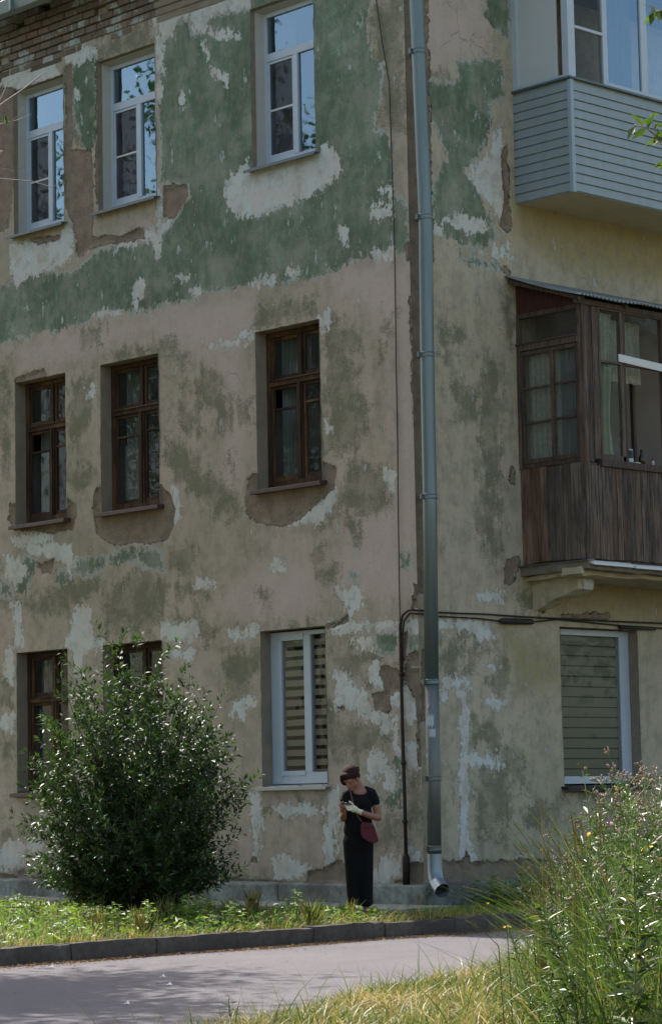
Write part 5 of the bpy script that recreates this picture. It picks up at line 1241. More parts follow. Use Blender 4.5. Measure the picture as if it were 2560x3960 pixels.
# ---- the bush on the lawn
random.seed(21)
BB = Vector((-.80, -3.64, 0)); bush = tag(empty('bush', BB), 'big rounded bush with glossy dark green leaves standing on the lawn before the front windows', 'bush')
tubes = []; LP = []; LD = []; LS = []
def leafy(pts, dens, size):
    L_ = 0
    for a, b in zip(pts[:-1], pts[1:]):
        seg = (b - a).length; k = seg * dens; k = int(k) + (random.random() < k % 1); dd = (b - a).normalized()
        for _ in range(k):
            q = a.lerp(b, random.random()); ax = dd.orthogonal(); ax.rotate(Quaternion(dd, random.random() * 6.28))
            LP.append(tuple(q + ax * .012)); LD.append(tuple(dd * random.uniform(.5, .9) + ax * .75 + Vector((0, 0, random.uniform(-.15, .25))))); LS.append(size * random.uniform(.65, 1.2))
NST = 54
for k in range(NST):
    a = k * 2.39996; u_ = (k + .5) / NST; reach = 1.02 * math.sqrt(u_) * random.uniform(.8, 1.2); top = 2.62 - 1.35 * u_ ** 1.2 + random.gauss(0, .17)
    if k in (2, 5, 9): top += .38
    b0 = Vector((math.cos(a) * .20 * random.random(), math.sin(a) * .20 * random.random(), -.02))
    e = Vector((math.cos(a) * reach, math.sin(a) * reach, max(.7, top)))
    pts = []
    for i in range(9):
        t = i / 8; q = b0.lerp(e, t); q.x = b0.x + (e.x - b0.x) * t ** .62; q.y = b0.y + (e.y - b0.y) * t ** .62; q.z = e.z * (t ** .95) ; q += Vector((random.gauss(0, .03), random.gauss(0, .03), 0)); pts.append(q)
    tubes.append((pts, [.013 * (1 - .8 * i / 8) for i in range(9)])); leafy(pts[3:], 34, .080)
    for i in range(1, 9):
        for _ in range((3 if i < 6 else 2) if i > 1 else 4):
            aa = a + random.gauss(0, 1.1); el = random.uniform(-.15, .8) if i > 2 else random.uniform(-.05, .35)
            L_ = random.uniform(.22, .78) * (1.0 if i < 7 else .55) * (1.25 if i <= 2 else 1)
            p0 = pts[i]; d0 = Vector((math.cos(aa), math.sin(aa), el)).normalized(); p2 = [p0]; d1 = d0.copy()
            for s_ in range(4): d1 = (d1 + Vector((random.gauss(0, .12), random.gauss(0, .12), .08))).normalized(); p2.append(p2[-1] + d1 * L_ / 4)
            q = p2[-1]
            if q.x ** 2 + q.y ** 2 > 1.42 ** 2 or q.z < .05: continue
            tubes.append((p2, [.0045, .004, .003, .002, .0015])); leafy(p2, 66, .075)
for k in range(9):      # long loose shoots standing out of the crown, most on the road side
    a = random.gauss(.8, .9); r0_ = random.uniform(.35, .95); p0 = Vector((math.cos(a) * r0_, math.sin(a) * r0_, random.uniform(1.2, 2.0))); d1 = Vector((math.cos(a) * .35, math.sin(a) * .35, 1)).normalized(); pts = [p0]
    for i in range(6): d1 = (d1 + Vector((random.gauss(0, .1), random.gauss(0, .1), 0))).normalized(); pts.append(pts[-1] + d1 * random.uniform(.11, .17))
    tubes.append((pts, [.006, .005, .004, .004, .003, .002, .0015])); leafy(pts, 40, .075)
m_ = MB()
for pp, rr in tubes: m_.tube(pp, rr, 5, False, .5)
m_.build('stems', M['bark'], bush, True)
LS = np.array(LS); print('bush leaves', len(LS))
leaf_obj('foliage', np.array(LP), np.array(LD), LS, LS * .38, M['bush_leaf'], bush, jit=.55)

# ---- thistles and other tall weeds, one thing each
def plant_proto(name, kind, h, seed):
    random.seed(seed); t = empty(name); m_ = MB(); P = []; D = []; S = []; buds = MB(); fl = MB()
    lean = Vector((random.uniform(-.16, .16), random.uniform(-.16, .16), 0)); pts = [Vector((0, 0, -.05))]
    for i in range(1, 9): tt = i / 8; pts.append(Vector((lean.x * h * tt ** 1.6, lean.y * h * tt ** 1.6, h * .9 * tt)) + Vector((random.gauss(0, .008), random.gauss(0, .008), 0)))
    m_.tube(pts, [.006 * (1 - .6 * i / 8) for i in range(9)], 5, False, .5)
    nl = int((110 if kind == 'leafy' else 62) * h) if kind != 'yellow' else int(26 * h)
    for k in range(nl):
        s_ = random.uniform(.1, .92) * 8; a, b = pts[int(s_)], pts[min(8, int(s_) + 1)]; q = a.lerp(b, s_ % 1); an = k * 2.4
        P.append(tuple(q)); D.append((math.cos(an), math.sin(an), random.uniform(-.3, .9))); S.append(random.uniform(.09, .21) * (1.15 - .5 * s_ / 8))
    ends = []
    for k in range({'purple': 3, 'yellow': 4}.get(kind, 9)):
        s_ = random.uniform(.62, 1) * 8; a, b = pts[min(7, int(s_))], pts[min(8, int(s_) + 1)]; q = a.lerp(b, s_ % 1); an = k * 2.4 + random.random(); L_ = random.uniform(.10, .26) * (h / 1.4)
        d = Vector((math.cos(an) * .8, math.sin(an) * .8, random.uniform(.6, 1.4))).normalized(); e = q + d * L_; m_.tube([q, q + d * L_ * .5 + Vector((0, 0, .01)), e], [.0025, .002, .0014], 4, False, .5); ends.append((e, d))
        for _ in range(3):
            P.append(tuple(q + d * L_ * random.random())); D.append((random.gauss(0, 1), random.gauss(0, 1), .5)); S.append(random.uniform(.03, .07))
    for e, d in (ends if kind != 'leafy' else []):
        for _ in range(random.randint(2, 5) if kind == 'thistle' else (1 if kind == 'purple' else 2)):
            ax = Vector((random.gauss(0, 1), random.gauss(0, 1), random.gauss(0, .5))).normalized(); e2 = e + (d + ax * .8).normalized() * random.uniform(.015, .05); dd = (d + ax * .5).normalized()
            m_.tube([e, e2], [.0014, .001], 3, False, .5); s_ = random.uniform(.8, 1.15) * (1.7 if kind == 'purple' else 1)
            if kind == 'yellow':
                buds.tube([e2, e2 + dd * .007], [.004, .006], 6, True)
                for r_ in range(11):
                    an = r_ * .571; o1 = dd.orthogonal().normalized(); o1.rotate(Quaternion(dd, an)); c = e2 + dd * .007; sd2 = dd.cross(o1) * .0035
                    fl.add([c - sd2, c + sd2, c + o1 * .010 + sd2 + dd * .003, c + o1 * .010 - sd2 + dd * .003], [(0, 1, 2, 3)])
                fl.tube([e2 + dd * .006, e2 + dd * .011], [.005, .003], 6, True)
            else:
                buds.tube([e2, e2 + dd * .008 * s_, e2 + dd * .019 * s_, e2 + dd * .027 * s_], [.003 * s_, .0068 * s_, .0062 * s_, .0045 * s_], 7, True)
                if kind == 'purple' or random.random() < .17:
                    for r_ in range(9):
                        an = r_ * .7; o1 = dd.orthogonal().normalized(); o1.rotate(Quaternion(dd, an)); c = e2 + dd * .026 * s_; q1 = c + (dd * .012 + o1 * .008) * s_; sd2 = dd.cross(o1) * .0028 * s_
                        fl.add([c - sd2, c + sd2, q1 + sd2, q1 - sd2], [(0, 1, 2, 3)])
    m_.build('stem', M['stalk'], t, True)
    leaf_obj('foliage', np.array(P), np.array(D), np.array(S), np.array(S) * (.19 if kind != 'broad' else .35), M['weed_leaf'], t, jit=.4)
    if buds.v: buds.build('buds', M['bud'] if kind != 'yellow' else M['stalk'], t, True)
    if fl.v: fl.build('florets', {'thistle': M['pink'], 'purple': M['purple'], 'yellow': M['yellow']}.get(kind, M['pink']), t)
    return t
def copy_tree(o, parent=None):
    c = o.copy(); COL.objects.link(c); c.parent = parent
    for ch in [q for q in o.children]: copy_tree(ch, c)
    return c
protos = [plant_proto('thistle', 'thistle', 1.45, 31 + k) for k in range(6)] + [plant_proto('leafy_thistle', 'leafy', 1.4, 41 + k) for k in range(4)]
py_protos = [plant_proto('yellow_flower_plant', 'yellow', 1.35, 51 + k) for k in range(2)]
pp_proto = plant_proto('purple_thistle', 'purple', 1.3, 61)
def top_line(px): return np.interp(px, [1900, 1985, 2080, 2180, 2280, 2400, 2480, 2560, 2800], [3700, 3580, 3450, 3340, 3210, 3040, 2950, 2980, 3000])
def z_for(px, py, x, y):   # height at which a point above (x,y) is seen at picture row py
    d = np.array([x, y, 0.0]) - CC; dep = d[:2] @ CF[:2]; sl = (1980 - py) / 9989.16
    # solve (d.u)/(d.f) = sl for z
    return CC[2] + (sl * (d[:2] @ CF[:2]) - d[:2] @ CU[:2]) / (CU[2] - sl * CF[2])
random.seed(77); placed = 0; first = [True] * 10; tries = 0; side = lambda q: 'left' if q < 2150 else 'middle'
spots = []; skyline = []
TENS = {2: 'twenty', 3: 'thirty', 4: 'forty'}; ONES = ['', 'first', 'second', 'third', 'fourth', 'fifth', 'sixth', 'seventh', 'eighth', 'ninth', 'tenth', 'eleventh', 'twelfth', 'thirteenth', 'fourteenth', 'fifteenth', 'sixteenth', 'seventeenth', 'eighteenth', 'nineteenth']
def ordinal(n):
    if n < 20: return ONES[n]
    return {2: 'twentieth', 3: 'thirtieth', 4: 'fortieth'}[n // 10] if n % 10 == 0 else TENS[n // 10] + ' ' + ONES[n % 10]
while placed < 210 and tries < 9000:
    tries += 1; y = random.uniform(-12.5, -3.0); x = float(near_x(y)) + random.gammavariate(1.5, .9) + .05; gz = float(verge_z(np.array(x), np.array(y))); a, b, c = to_px(np.array([x, y, gz]))
    if a < 2110 or a > 2700 or c < 11 or c > 24: continue
    frac = 1.0 if placed < 46 else random.uniform(.45, .97)
    b_ = b + (top_line(a) + random.uniform(0, 70) - b) * frac
    h = z_for(a, b_, x, y) - gz
    if h < .35 or h > 2.1: continue
    if any((x - q[0]) ** 2 + (y - q[1]) ** 2 < .05 for q in spots): continue
    spots.append((x, y)); k = placed % 6 if placed < 78 or placed % 5 == 0 else 6 + placed % 4
    if first[k]: o = protos[k]; first[k] = False
    else: o = copy_tree(protos[k])
    s_ = h / 1.40; o.location = (x, y, gz); o.rotation_euler = (random.gauss(0, .05), random.gauss(0, .05), random.random() * 6.28); o.scale = (max(.65, s_ ** .6), max(.65, s_ ** .6), s_)
    
    if k < 6: tag(o, 'thistle with small brown and pale heads inside the weed thicket', 'thistle', 'thistles massed in the weed thicket')
    else: tag(o, 'leafy thistle without flower heads inside the weed thicket', 'thistle', 'leafy thistles in the weed thicket')
    if placed < 46: skyline.append((a, o))
    placed += 1
for i_, (a, o) in enumerate(sorted(skyline, key=lambda q: q[0])): o['label'] = ordinal(i_ + 1) + ' thistle from the left along the top edge of the weed thicket'
print('thistles', placed)
def put(o, px, py, dep, label, cat, hp, group=None, rz=0.0, lean=(0, 0)):
    """root o where the ray of the picture column meets the verge at the given distance, as tall as hp"""
    d = CF * 9989.16 + CR * (px - 1280); d = d / 9989.16; q = CC + d * dep; gz = float(ground_z(np.array(q[0]), np.array(q[1])))
    h = z_for(px, py, q[0], q[1]) - gz; o.location = (q[0], q[1], gz); s_ = h / hp; o.scale = (max(.6, s_ ** .5), max(.6, s_ ** .5), s_); o.rotation_euler = (lean[0], lean[1], rz); return tag(o, label, cat, group)
Y0 = py_protos[0]; Y1 = py_protos[1]
put(Y0, 2285, 3000, 15.5, 'yellow flowered weed standing tallest against the sill of the wide side window', 'flower', 1.3, 'yellow flowered weeds')
put(Y1, 2212, 3172, 15.8, 'yellow flowered weed with a lone bloom left of the thistle tops', 'flower', 1.3, 'yellow flowered weeds', 1)
put(copy_tree(Y0), 2540, 3310, 13.5, 'yellow flowered weed low among the thistles at the right edge', 'flower', 1.3, 'yellow flowered weeds', 2)
put(copy_tree(Y1), 2015, 3480, 15.0, 'small yellow flowered weed at the left foot of the weed thicket', 'flower', 1.3, 'yellow flowered weeds', 4)
put(pp_proto, 2435, 3205, 14.5, 'single thistle with a big purple bloom above the weed thicket', 'thistle', 1.25)
# dock / mullein-like dark plants in the thicket
for k, (a, b, dp_, lb) in enumerate(((2400, 3075, 17.5, 'dark leafy spire standing before the wide side window'), (2280, 3150, 17.8, 'dark pointed leafy plant behind the thistles'), (1690, 3880, 16.6, 'dark weed at the road edge left of the thicket'), (860, 3850, 17.1, 'small dark weed at the road edge in the foreground'))):
    random.seed(90 + k); o = empty('leafy_weed'); P = []; D = []; S = []
    for q in range(90): z = random.random() ** .8; an = q * 2.4; P.append((0.02 * math.cos(an), .02 * math.sin(an), z)); D.append((math.cos(an), math.sin(an), .5)); S.append(.16 * (1.1 - .8 * z))
    MB().tube([(0, 0, -.05), (.01, 0, .5), (0, .01, 1)], [.008, .006, .002], 6).build('stem', M['stalk'], o, True)
    leaf_obj('foliage', np.array(P), np.array(D), np.array(S), np.array(S) * .28, M['weed_leaf'], o, jit=.3); put(o, a, b, dp_, lb, 'weed', 1.0, None, k)
# long arching grasses with seed heads in and left of the thicket
def arching(n, px0, px1, top, dep0, dep1, name, rr, wid=.006):
    m = []; H = []; Ln = []; 
    for _ in range(n):
        a = random.uniform(px0, px1); dep = random.uniform(dep0, dep1); d = CF + CR * (a - 1280) / 9989.16; q = CC + d * dep
        if q[0] < near_x(q[1]) - .05: continue
        gz = float(verge_z(np.array(q[0]), np.array(q[1]))); h = z_for(a, top(a) + abs(random.gauss(0, 330)), q[0], q[1]) - gz
        if h < .2: continue
        m.append((q[0], q[1], gz)); H.append(h * 1.05); s_ = random.gauss(-.12, .42); t_ = random.gauss(0, .3); Ln.append((CR[0] * s_ + t_ * .7, CR[1] * s_ + t_ * .7))
    H = np.array(H); grass_obj(name, np.array(m), H, np.array(Ln), rng.uniform(.6, 1.3, len(H)) * wid, M['thicket'], rng.uniform(rr[0], rr[1], len(H)), segs=9, curl=1.3)
random.seed(5)
arching(900, 2080, 2700, lambda a: top_line(a) + 60, 12, 19, 'thicket_grass', (.0, .6), .012)
arching(1100, 2070, 2700, lambda a: top_line(a) + 330, 12, 18, 'thicket_grass_low', (.1, 1.0), .011)
arching(60, 1560, 2000, lambda a: 3640, 13, 18.5, 'edge_grass', (.1, .7), .009)
# the seed stalks that lean out over the road
def stalk_group():
    m_ = MB()
    random.seed(9); S = [((2110, 3640), (1985, 3180)), ((2120, 3640), (2010, 3260)), ((2100, 3660), (1985, 3265)), ((2140, 3640), (2070, 3165)), ((2080, 3700), (1955, 3345)), ((2090, 3700), (1910, 3420)), ((2120, 3700), (1790, 3430)), ((2060, 3760), (1925, 3400)),
         ((2100, 3620), (2090, 3090)), ((2170, 3640), (2160, 3255)), ((1990, 3830), (1850, 3500)), ((1960, 3850), (1800, 3560))]
    for _ in range(46):
        a_ = random.uniform(2090, 2350); S.append(((a_, 3660), (a_ + random.gauss(-70, 60), float(top_line(a_)) - random.uniform(-60, 110))))
    for k, (r0, t0) in enumerate(S):
        dep = 14.2 + .25 * (k % 5); f = lambda px, py, dp_: Vector(CC + (CF + CR * (px - 1280) / 9989.16 + CU * (1980 - py) / 9989.16) * dp_)
        a = f(r0[0], r0[1] + 260, dep + .2); b = f(r0[0] * .8 + t0[0] * .2, t0[1] + (r0[1] - t0[1]) * .35, dep); c = f(*t0, dep - .15)
        pts = [a.lerp(b, .0), a.lerp(b, .5), b, b.lerp(c, .5) + Vector((0, 0, .02)), c]
        m_.tube(pts, [.0035, .003, .0025, .0018, .001], 5, True, random.random())
        q = pts[3].lerp(pts[4], .2); n_ = 26
        for i in range(n_):
            p_ = q.lerp(c, i / n_); dd = (c - q).normalized(); ax = dd.orthogonal().normalized(); ax.rotate(Quaternion(dd, i * 2.4)); e = p_ + dd * .012 + ax * .005
            m_.tube([p_, p_.lerp(e, .5), e], [.001, .0024, .0008], 4, False, .62)
    tag(m_.build('seed_stalks', M['dry_grass'], None, True), kind='stuff')
stalk_group()

# ---- single weeds on the lawn strip and under the drainpipe
def weed_proto(kind, seed):
    random.seed(seed); o = empty('lawn_weed'); P = []; D = []; S = []; asp = .34
    m_ = MB()
    if kind == 0:      # dandelion / burdock rosette
        for k in range(16): an = k * 2.4; P.append((.01 * math.cos(an), .01 * math.sin(an), .0)); D.append((math.cos(an), math.sin(an), random.uniform(-.1, 1.1))); S.append(random.uniform(.08, .20))
        asp = .36; m_.tube([(0, 0, -.02), (0, 0, .03)], [.01, .006], 6)
    elif kind == 1:    # nettle-like stem
        for st in range(4):
            bx, by = random.gauss(0, .05), random.gauss(0, .05); hh = random.uniform(.2, .36); m_.tube([(bx, by, -.02), (bx * 1.3, by * 1.3, hh)], [.004, .002], 5)
            for k in range(16): z = hh * (.15 + .85 * k / 15); an = k * 1.57 + (k // 2) * .3; P.append((bx * (1 + .3 * z), by * (1 + .3 * z), z)); D.append((math.cos(an), math.sin(an), .15)); S.append(random.uniform(.05, .10) * (1.15 - .5 * k / 15))
        asp = .45
    else:              # fine tall grass tuft
        for k in range(60): an = random.random() * 6.28; P.append((random.gauss(0, .03), random.gauss(0, .03), 0)); D.append((math.cos(an) * .35, math.sin(an) * .35, 1)); S.append(random.uniform(.16, .36))
        asp = .016; m_.tube([(0, 0, -.02), (0, 0, .05)], [.006, .004], 6)
    m_.build('stem', M['stalk'], o, True); leaf_obj('foliage', np.array(P), np.array(D), np.array(S), np.array(S) * asp, M['lawn_leaf'] if kind < 2 else M['grass'], o, jit=.35)
    return o
WP = [weed_proto(0, 1), weed_proto(1, 2), weed_proto(2, 3)]; used = [False] * 3; weeds = {}
WL = ['broad leaved weed rosette in the sunlit lawn', 'upright leafy weed in the sunlit lawn', 'tuft of tall grass in the sunlit lawn']
def put_weed(k, x, y, s_, label, group):
    o = copy_tree(WP[k]) if used[k] else WP[k]; used[k] = True
    o.location = (x, y, float(ground_z(np.array(x), np.array(y)))); o.scale = (s_, s_, s_); o.rotation_euler = (0, 0, random.random() * 6.28); tag(o, label, ['weed', 'weed', 'grass tuft'][k], group); bpy.context.view_layer.update(); weeds.setdefault(group, []).append((float(to_px(np.array(o.location))[0]), o))
random.seed(44); c_ = 0
while c_ < 66:
    x = random.uniform(-6, 2.05); y = random.uniform(-9, -1.3); a, b, c = to_px(np.array([x, y, 0.0]))
    if a < -40 or a > 1500 or math.hypot(x - 1.03, y + 2.07) < .3 or math.hypot(x + .95, y + 3.8) < .5: continue
    k = random.choice([0, 1, 1, 2]); put_weed(k, x, y, random.uniform(.7, 1.25), WL[k], ['rosettes in the lawn strip', 'upright weeds in the lawn strip', 'grass tufts in the lawn strip'][k]); c_ += 1
for (x, y, s_) in ((1.98, -4.5, 1.3), (2.0, -5.2, 1.1), (2.02, -6.9, 1.2), (1.9, -3.55, 1.2), (1.95, -7.6, 1.2)): put_weed(0, x, y, s_, 'large leafed weed at the kerb edge', 'large weeds over the kerb')
for k in range(36):
    x = random.uniform(.28, 1.6); y = random.uniform(.25, 3.2); put_weed(1, x, y, random.uniform(.9, 1.5), 'shaded leafy weed below the side wall', 'shaded weeds by the side wall')

for gname, L_ in weeds.items():
    for i_, (a, o) in enumerate(sorted(L_, key=lambda q: q[0])): o['label'] = o['label'] + ', ' + ordinal(i_ + 1) + ' from the left'

# ---- scraps on the road
def scrap(x, y, s_, label):
    random.seed(int(x * 100)); V = [(-s_, -s_ * .6, .003), (s_ * .7, -s_ * .8, .012), (s_, s_ * .5, .004), (-.2 * s_, s_ * .7, .03), (-s_ * 1.1, s_ * .4, .006), (0, 0, .016)]
    o = np_mesh('paper_scrap', V, [(0, 1, 5), (1, 2, 5), (2, 3, 5), (3, 4, 5), (4, 0, 5)], M['paper']); o.location = (x, y, -.156); so = o.modifiers.new('thick', 'SOLIDIFY'); so.thickness = .0015
    tag(o, label, 'litter'); return o
for (a, b, s_, lb) in ((200, 3744, .035, 'white crumpled scrap at the kerb foot, leftmost of the litter'), (629, 3782, .035, 'pale flat scrap on the sunlit road nearest the kerb'), (654, 3814, .04, 'white torn scrap on the road just below the pale one'), (490, 3888, .04, 'grey scrap lying in the tree shade on the road')):
    d = CF + CR * (a - 1280) / 9989.16 + CU * (1980 - b) / 9989.16; t = (-.156 - CC[2]) / d[2]; q = CC + d * t; scrap(q[0], q[1], s_ * .6, lb)

# ================================================================ THE PERSON
def ico(c, r, rot=None, sub=3):
    bm = bmesh.new(); bmesh.ops.create_icosphere(bm, subdivisions=sub, radius=1)
    r = (r, r, r) if not isinstance(r, (tuple, list)) else r
    Mx = Matrix.Translation(c) @ (rot.to_matrix().to_4x4() if rot else Matrix()) @ Matrix.Diagonal((*r, 1)); bm.transform(Mx); return bm
def capsule(bm_all, a, b, ra, rb, sy=1.0):
    a, b = Vector(a), Vector(b); n = 10; prev = None
    d = b - a; L_ = d.length
    bm = bmesh.new(); bmesh.ops.create_uvsphere(bm, u_segments=20, v_segments=14, radius=1)
    up = d.normalized(); q = up.to_track_quat('Z', 'Y')
    for v in bm.verts:
        t = v.co.z; r_ = rb if t > 0 else ra
        p = Vector((v.co.x * r_, v.co.y * r_, t * r_ + (L_ if t > 0 else 0)))
        if abs(t) < 1e-6: p = Vector((v.co.x * ra, v.co.y * ra, 0))
        v.co = a + q @ p
    me = bpy.data.meshes.new('t'); bm.to_mesh(me); bm.free(); bm_all.from_mesh(me); bpy.data.meshes.remove(me)
def ell(bm_all, c, r, rot=None):
    bm = ico(c, r, rot); me = bpy.data.meshes.new('t'); bm.to_mesh(me); bm.free(); bm_all.from_mesh(me); bpy.data.meshes.remove(me)
def chain(bm_all, pts, rads):
    for i in range(len(pts) - 1): capsule(bm_all, pts[i], pts[i + 1], rads[i], rads[i + 1])
def blob(name, bm, mat, parent, voxel=.005, smooth=6):
    me = bpy.data.meshes.new(name); bm.to_mesh(me); bm.free(); o = bpy.data.objects.new(name, me); COL.objects.link(o)
    m = o.modifiers.new('r', 'REMESH'); m.mode = 'VOXEL'; m.voxel_size = voxel; m.use_smooth_shade = True
    s = o.modifiers.new('s', 'SMOOTH'); s.iterations = smooth; s.factor = .5
    dg = bpy.context.evaluated_depsgraph_get(); me2 = bpy.data.meshes.new_from_object(o.evaluated_get(dg)); me2.name = name
    o.modifiers.clear(); o.data = me2; bpy.data.meshes.remove(me); me2.materials.clear(); me2.materials.append(mat); o.parent = parent
    me2.polygons.foreach_set('use_smooth', [True] * len(me2.polygons)); return o
skin = simple('skin', (.25, .12, .08), .55, 0, .12, 18); cloth_b = simple('black cloth', (.005, .0055, .007), .9, 0, .3, 14, .004, (1, 1, 1), .2)
trou = simple('black trousers', (.004, .0045, .0055), .9, 0, .3, 5, .03, (3, 3, .35), .25); hair_m = simple('dark hair', (.030, .011, .008), .8, 0, .5, 40, .004, (3, 3, .6), .2)
glove_m = simple('white work glove', (.62, .58, .42), .85, 0, .15, 30, .003)
PS = Vector((1.055, -2.085, -.012)); PR = math.atan2(.719, .695)
per = tag(empty('person', PS, PR), 'person in black looking down at a phone, wearing one white glove', 'person')
face = Vector((-.42, -.62, -.62)).normalized()
cr = Vector((-.075, -.055, 1.487))
def hand(bm, wrist, palm, fing, rad, thumb):
    chain(bm, [wrist, palm], [rad * 2.6, rad * 3.0]); 
    for f_ in fing: chain(bm, [palm.lerp(Vector(f_[0]), .55)] + [Vector(q) for q in f_], [rad * 1.25] + [rad * (1.1 - .12 * i) for i in range(len(f_))])
    chain(bm, [Vector(q) for q in thumb], [rad * 1.5, rad * 1.25, rad * 1.0][:len(thumb)])
Rw, Lw = Vector((.008, -.185, 1.122)), Vector((-.150, -.175, 1.105))
Rp, Lp = Vector((-.050, -.215, 1.150)), Vector((-.163, -.232, 1.150))
R_f = [[(-.098, -.235, 1.190), (-.122, -.25, 1.206), (-.136, -.258, 1.212)], [(-.094, -.250, 1.172), (-.125, -.270, 1.180), (-.142, -.272, 1.196)], [(-.088, -.255, 1.155), (-.118, -.278, 1.156), (-.136, -.274, 1.172)], [(-.080, -.250, 1.140), (-.106, -.272, 1.138), (-.122, -.268, 1.150)]]
R_t = [(-.045, -.215, 1.17), (-.072, -.222, 1.212), (-.090, -.235, 1.226)]
L_f = [[(-.178, -.262, 1.172), (-.196, -.285, 1.188), (-.190, -.292, 1.205)], [(-.166, -.268, 1.168), (-.178, -.300, 1.180), (-.172, -.306, 1.197)], [(-.152, -.268, 1.160), (-.160, -.302, 1.172), (-.152, -.308, 1.188)], [(-.138, -.262, 1.154), (-.142, -.292, 1.162), (-.134, -.298, 1.177)]]
L_t = [(-.150, -.225, 1.175), (-.166, -.235, 1.208), (-.160, -.248, 1.224)]
b = bmesh.new()
ell(b, (.01, .0, 1.02), (.10, .07, .13)); ell(b, (.0, .0, .90), (.125, .09, .12)); ell(b, (.012, .0, 1.2), (.115, .08, .17)); ell(b, (.020, -.022, 1.325), (.080, .066, .062))
chain(b, [(.13, .0, 1.315), (-.105, -.01, 1.295)], [.042, .042])
chain(b, [(.04, .01, 1.35), (-.02, -.03, 1.45)], [.050, .045])
chain(b, [(.145, .0, 1.31), (.190, .012, 1.19), (.215, .02, 1.055)], [.052, .044, .036]); chain(b, [(.215, .018, 1.05), (.12, -.10, 1.075), Rw], [.037, .036, .025])
chain(b, [(-.12, -.015, 1.295), (-.155, -.02, 1.17), (-.155, -.02, 1.055)], [.050, .042, .035]); chain(b, [(-.155, -.022, 1.05), (-.160, -.10, 1.07), Lw], [.036, .035, .024])
hand(b, Rw, Rp, R_f, .0078, R_t); hand(b, Lw, Lp, L_f, .0078, L_t)
for s_, x0 in ((1, .068), (-1, -.062)):
    chain(b, [(x0, .0, .84), (x0, -.005, .48), (x0 * .95, .01, .12)], [.085, .055, .035]); chain(b, [(x0 * .95, .01, .09), (x0 * .95, -.10, .035)], [.032, .028])
qf = face.to_track_quat('-Y', 'Z')
def hp(x, y, z): return cr + qf @ Vector((x, y, z))
ell(b, cr, (.074, .092, .092), qf); ell(b, hp(0, -.030, -.045), (.058, .060, .078), qf)
chain(b, [hp(-.04, -.02, -.075), hp(0, -.075, -.105)], [.024, .020]); chain(b, [hp(.04, -.02, -.075), hp(0, -.075, -.105)], [.024, .020])
chain(b, [hp(0, -.090, -.012), hp(0, -.108, -.045)], [.009, .013]); chain(b, [hp(-.008, -.098, -.05), hp(.008, -.098, -.05)], [.010, .010])
chain(b, [hp(-.035, -.078, .005), hp(-.012, -.087, .006)], [.009, .009]); chain(b, [hp(.035, -.078, .005), hp(.012, -.087, .006)], [.009, .009])
chain(b, [hp(-.018, -.088, -.072), hp(.018, -.088, -.072)], [.008, .008]); chain(b, [hp(-.015, -.084, -.083), hp(.015, -.084, -.083)], [.008, .008])
for s_ in (-1, 1): ell(b, hp(.074 * s_, .005, -.03), (.010, .018, .030), qf)
per_o = blob('body', b, skin, per, .0042, 4)
m_ = MB()
for s_ in (-1, 1):
    c = hp(.028 * s_, -.077, -.014); bm = ico(c, .0105, qf, 2); vs = [tuple(v.co) for v in bm.verts]; fs = [tuple(v.index for v in f.verts) for f in bm.faces]; bm.free(); m_.add(vs, fs)
m_.build('eyes', simple('lowered eyes', (.10, .06, .05), .4), per, True)
b = bmesh.new()
ell(b, hp(0, .024, .030), (.092, .104, .096), qf); ell(b, hp(-.010, -.058, .060), (.068, .040, .042), qf); ell(b, hp(-.062, -.035, .0), (.036, .060, .075), qf); ell(b, hp(.066, .012, .030), (.022, .046, .044), qf)
ell(b, Vector((-.005, .03, 1.56)), (.032, .035, .032)); chain(b, [(.002, .02, 1.585), (.012, .0, 1.595)], [.016, .008]); ell(b, hp(0, .06, -.03), (.075, .06, .06), qf)
blob('hair', b, hair_m, per, .005, 3)
b = bmesh.new()
ell(b, (.005, .0, 1.04), (.140, .102, .11)); ell(b, (.008, .0, 1.10), (.145, .105, .12)); ell(b, (.012, .0, 1.21), (.146, .108, .14)); ell(b, (.018, .012, 1.285), (.142, .088, .075)); ell(b, (.0, -.035, 1.22), (.125, .10, .085))
chain(b, [(.088, .01, 1.345), (.14, .0, 1.312)], [.046, .060]); chain(b, [(-.055, .0, 1.335), (-.112, -.01, 1.298)], [.044, .058]); chain(b, [(.14, .0, 1.305), (.172, .005, 1.245)], [.062, .058]); chain(b, [(.172, .005, 1.245), (.186, .008, 1.215)], [.058, .050]); chain(b, [(-.115, -.01, 1.290), (-.138, -.018, 1.235)], [.058, .054])
blob('t_shirt', b, cloth_b, per, .005, 5)
b = bmesh.new()
ell(b, (-.003, .0, 1.0), (.146, .106, .10)); ell(b, (-.008, .0, .93), (.153, .111, .14)); ell(b, (-.008, .005, .80), (.160, .116, .16))
chain(b, [(-.078, .0, .80), (-.068, .0, .45), (-.062, .005, .20)], [.092, .080, .074]); chain(b, [(.072, .0, .80), (.070, .0, .45), (.068, .01, .20)], [.088, .080, .074])
ell(b, (.0, .0, .62), (.085, .085, .28))
for x0 in (-.062, .068): ell(b, (x0, .008, .155), (.078, .082, .05))
blob('trousers', b, trou, per, .007, 4)
b = bmesh.new()
for x0, yy in ((-.055, -.01), (.068, .0)): chain(b, [(x0, yy + .03, .045), (x0, yy - .11, .035)], [.040, .034]); ell(b, (x0, yy + .02, .075), (.036, .042, .05))
blob('shoes', b, M['black'], per, .006, 3)
b = bmesh.new(); hand(b, Rw, Rp, R_f, .0092, R_t); chain(b, [Rw + Vector((.028, .028, -.012)), Rw, Rp], [.031, .028, .029]); ell(b, (-.045, -.213, 1.148), (.045, .028, .036))
blob('glove', b, glove_m, per, .0042, 2)
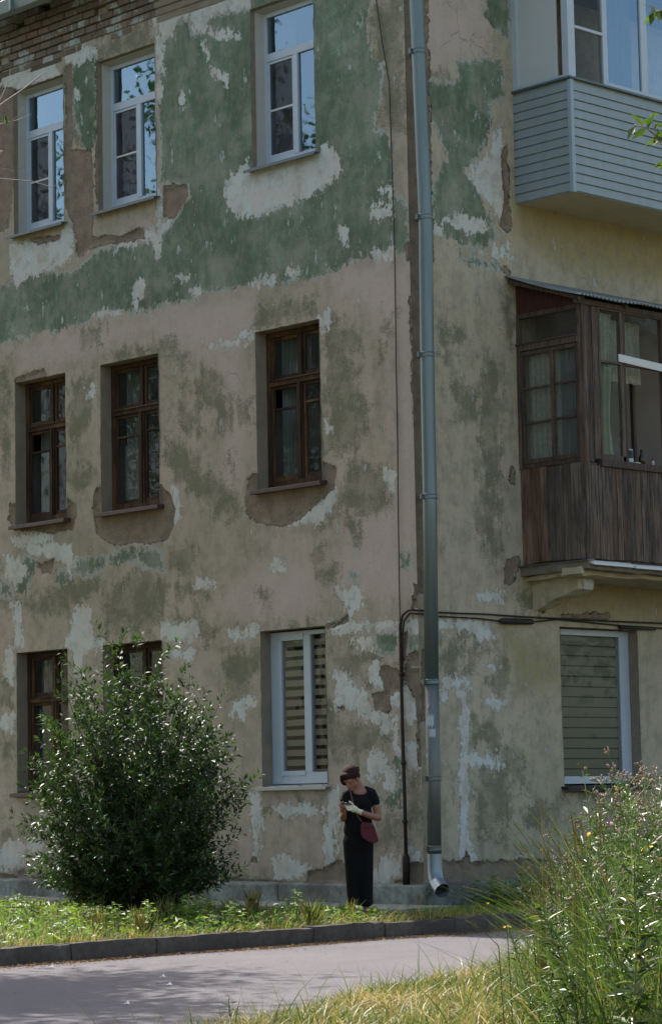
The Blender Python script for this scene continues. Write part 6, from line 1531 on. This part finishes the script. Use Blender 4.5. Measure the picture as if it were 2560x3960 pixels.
# phone in the hands
PM = Matrix.Translation(PS) @ Matrix.Rotation(PR, 4, 'Z')
ax = Vector((-.80, -.52, .10)).normalized(); ay = Vector((.50, -.74, -.28)); ay = (ay - ax * ay.dot(ax)).normalized(); az = ax.cross(ay)
if az.z < 0: az = -az
FM = Matrix((ax, ay, az)).transposed().to_4x4(); FM.translation = Vector((-.142, -.262, 1.213))
ph = MB().box(-.072, .072, -.038, .038, -.0045, .0045).build('phone', M['black'], None, bevel=.004); ph.matrix_world = PM @ FM; tag(ph, 'black smartphone held in both hands of the person in black', 'phone')
so = MB().box(-.067, .067, -.034, .034, .0046, .0052).build('screen', simple('dark phone screen', (.02, .025, .03), .1), ph)
# bag at the hip with its strap
bg = bmesh.new(); prof = [(.020, 1.000), (.075, 1.006), (.148, 1.000), (.172, .95), (.186, .88), (.214, .815), (.196, .795), (.158, .775), (.10, .80), (.030, .838), (.018, .90)]
f0 = [bg.verts.new((x - .11, .035, z - .89)) for x, z in prof]; f1 = [bg.verts.new((x - .11, -.035, z - .89)) for x, z in prof]
bg.faces.new(f0[::-1]); bg.faces.new(f1)
for i in range(len(prof)): j_ = (i + 1) % len(prof); bg.faces.new((f0[i], f0[j_], f1[j_], f1[i]))
bmesh.ops.inset_region(bg, faces=[f for f in bg.faces if len(f.verts) > 4], thickness=.02, depth=.012)
bmesh.ops.recalc_face_normals(bg, faces=bg.faces)
me = bpy.data.meshes.new('bag'); bg.to_mesh(me); bg.free()
bagm = simple('dark red bag cloth', (.085, .006, .016), .75, 0, .3, 9, .01)
bag = tag(empty('shoulder_bag'), 'dark red shoulder bag hanging at the hip of the person in black', 'bag'); bag.matrix_world = PM @ Matrix.Translation((.11, -.155, .89)) @ Matrix.Rotation(.12, 4, 'Z')
bo = link_mesh('bag_body', me, bagm, bag, True); sb = bo.modifiers.new('s', 'SUBSURF'); sb.levels = 2; sb.render_levels = 2
def inv(p): return tuple(bag.matrix_world.inverted() @ (PM @ Vector(p)))
bpy.context.view_layer.update()
m_ = MB(); m_.tube([inv(q) for q in [(.045, -.135, 1.0), (.0, -.125, 1.06), (-.03, -.122, 1.13), (-.055, -.135, 1.22), (-.070, -.118, 1.29), (-.078, -.06, 1.335), (-.07, .02, 1.345), (-.0, .095, 1.25), (.08, .11, 1.12), (.14, .03, 1.03), (.145, -.13, .99)]], .007, 8)
m_.build('strap', simple('brown leather strap', (.10, .045, .03), .6), bag, True)
m_ = MB(); m_.box(-.085, .03, -.048, -.040, .075, .082); m_.build('zip', simple('dark zip', (.05, .01, .015), .4), bag)
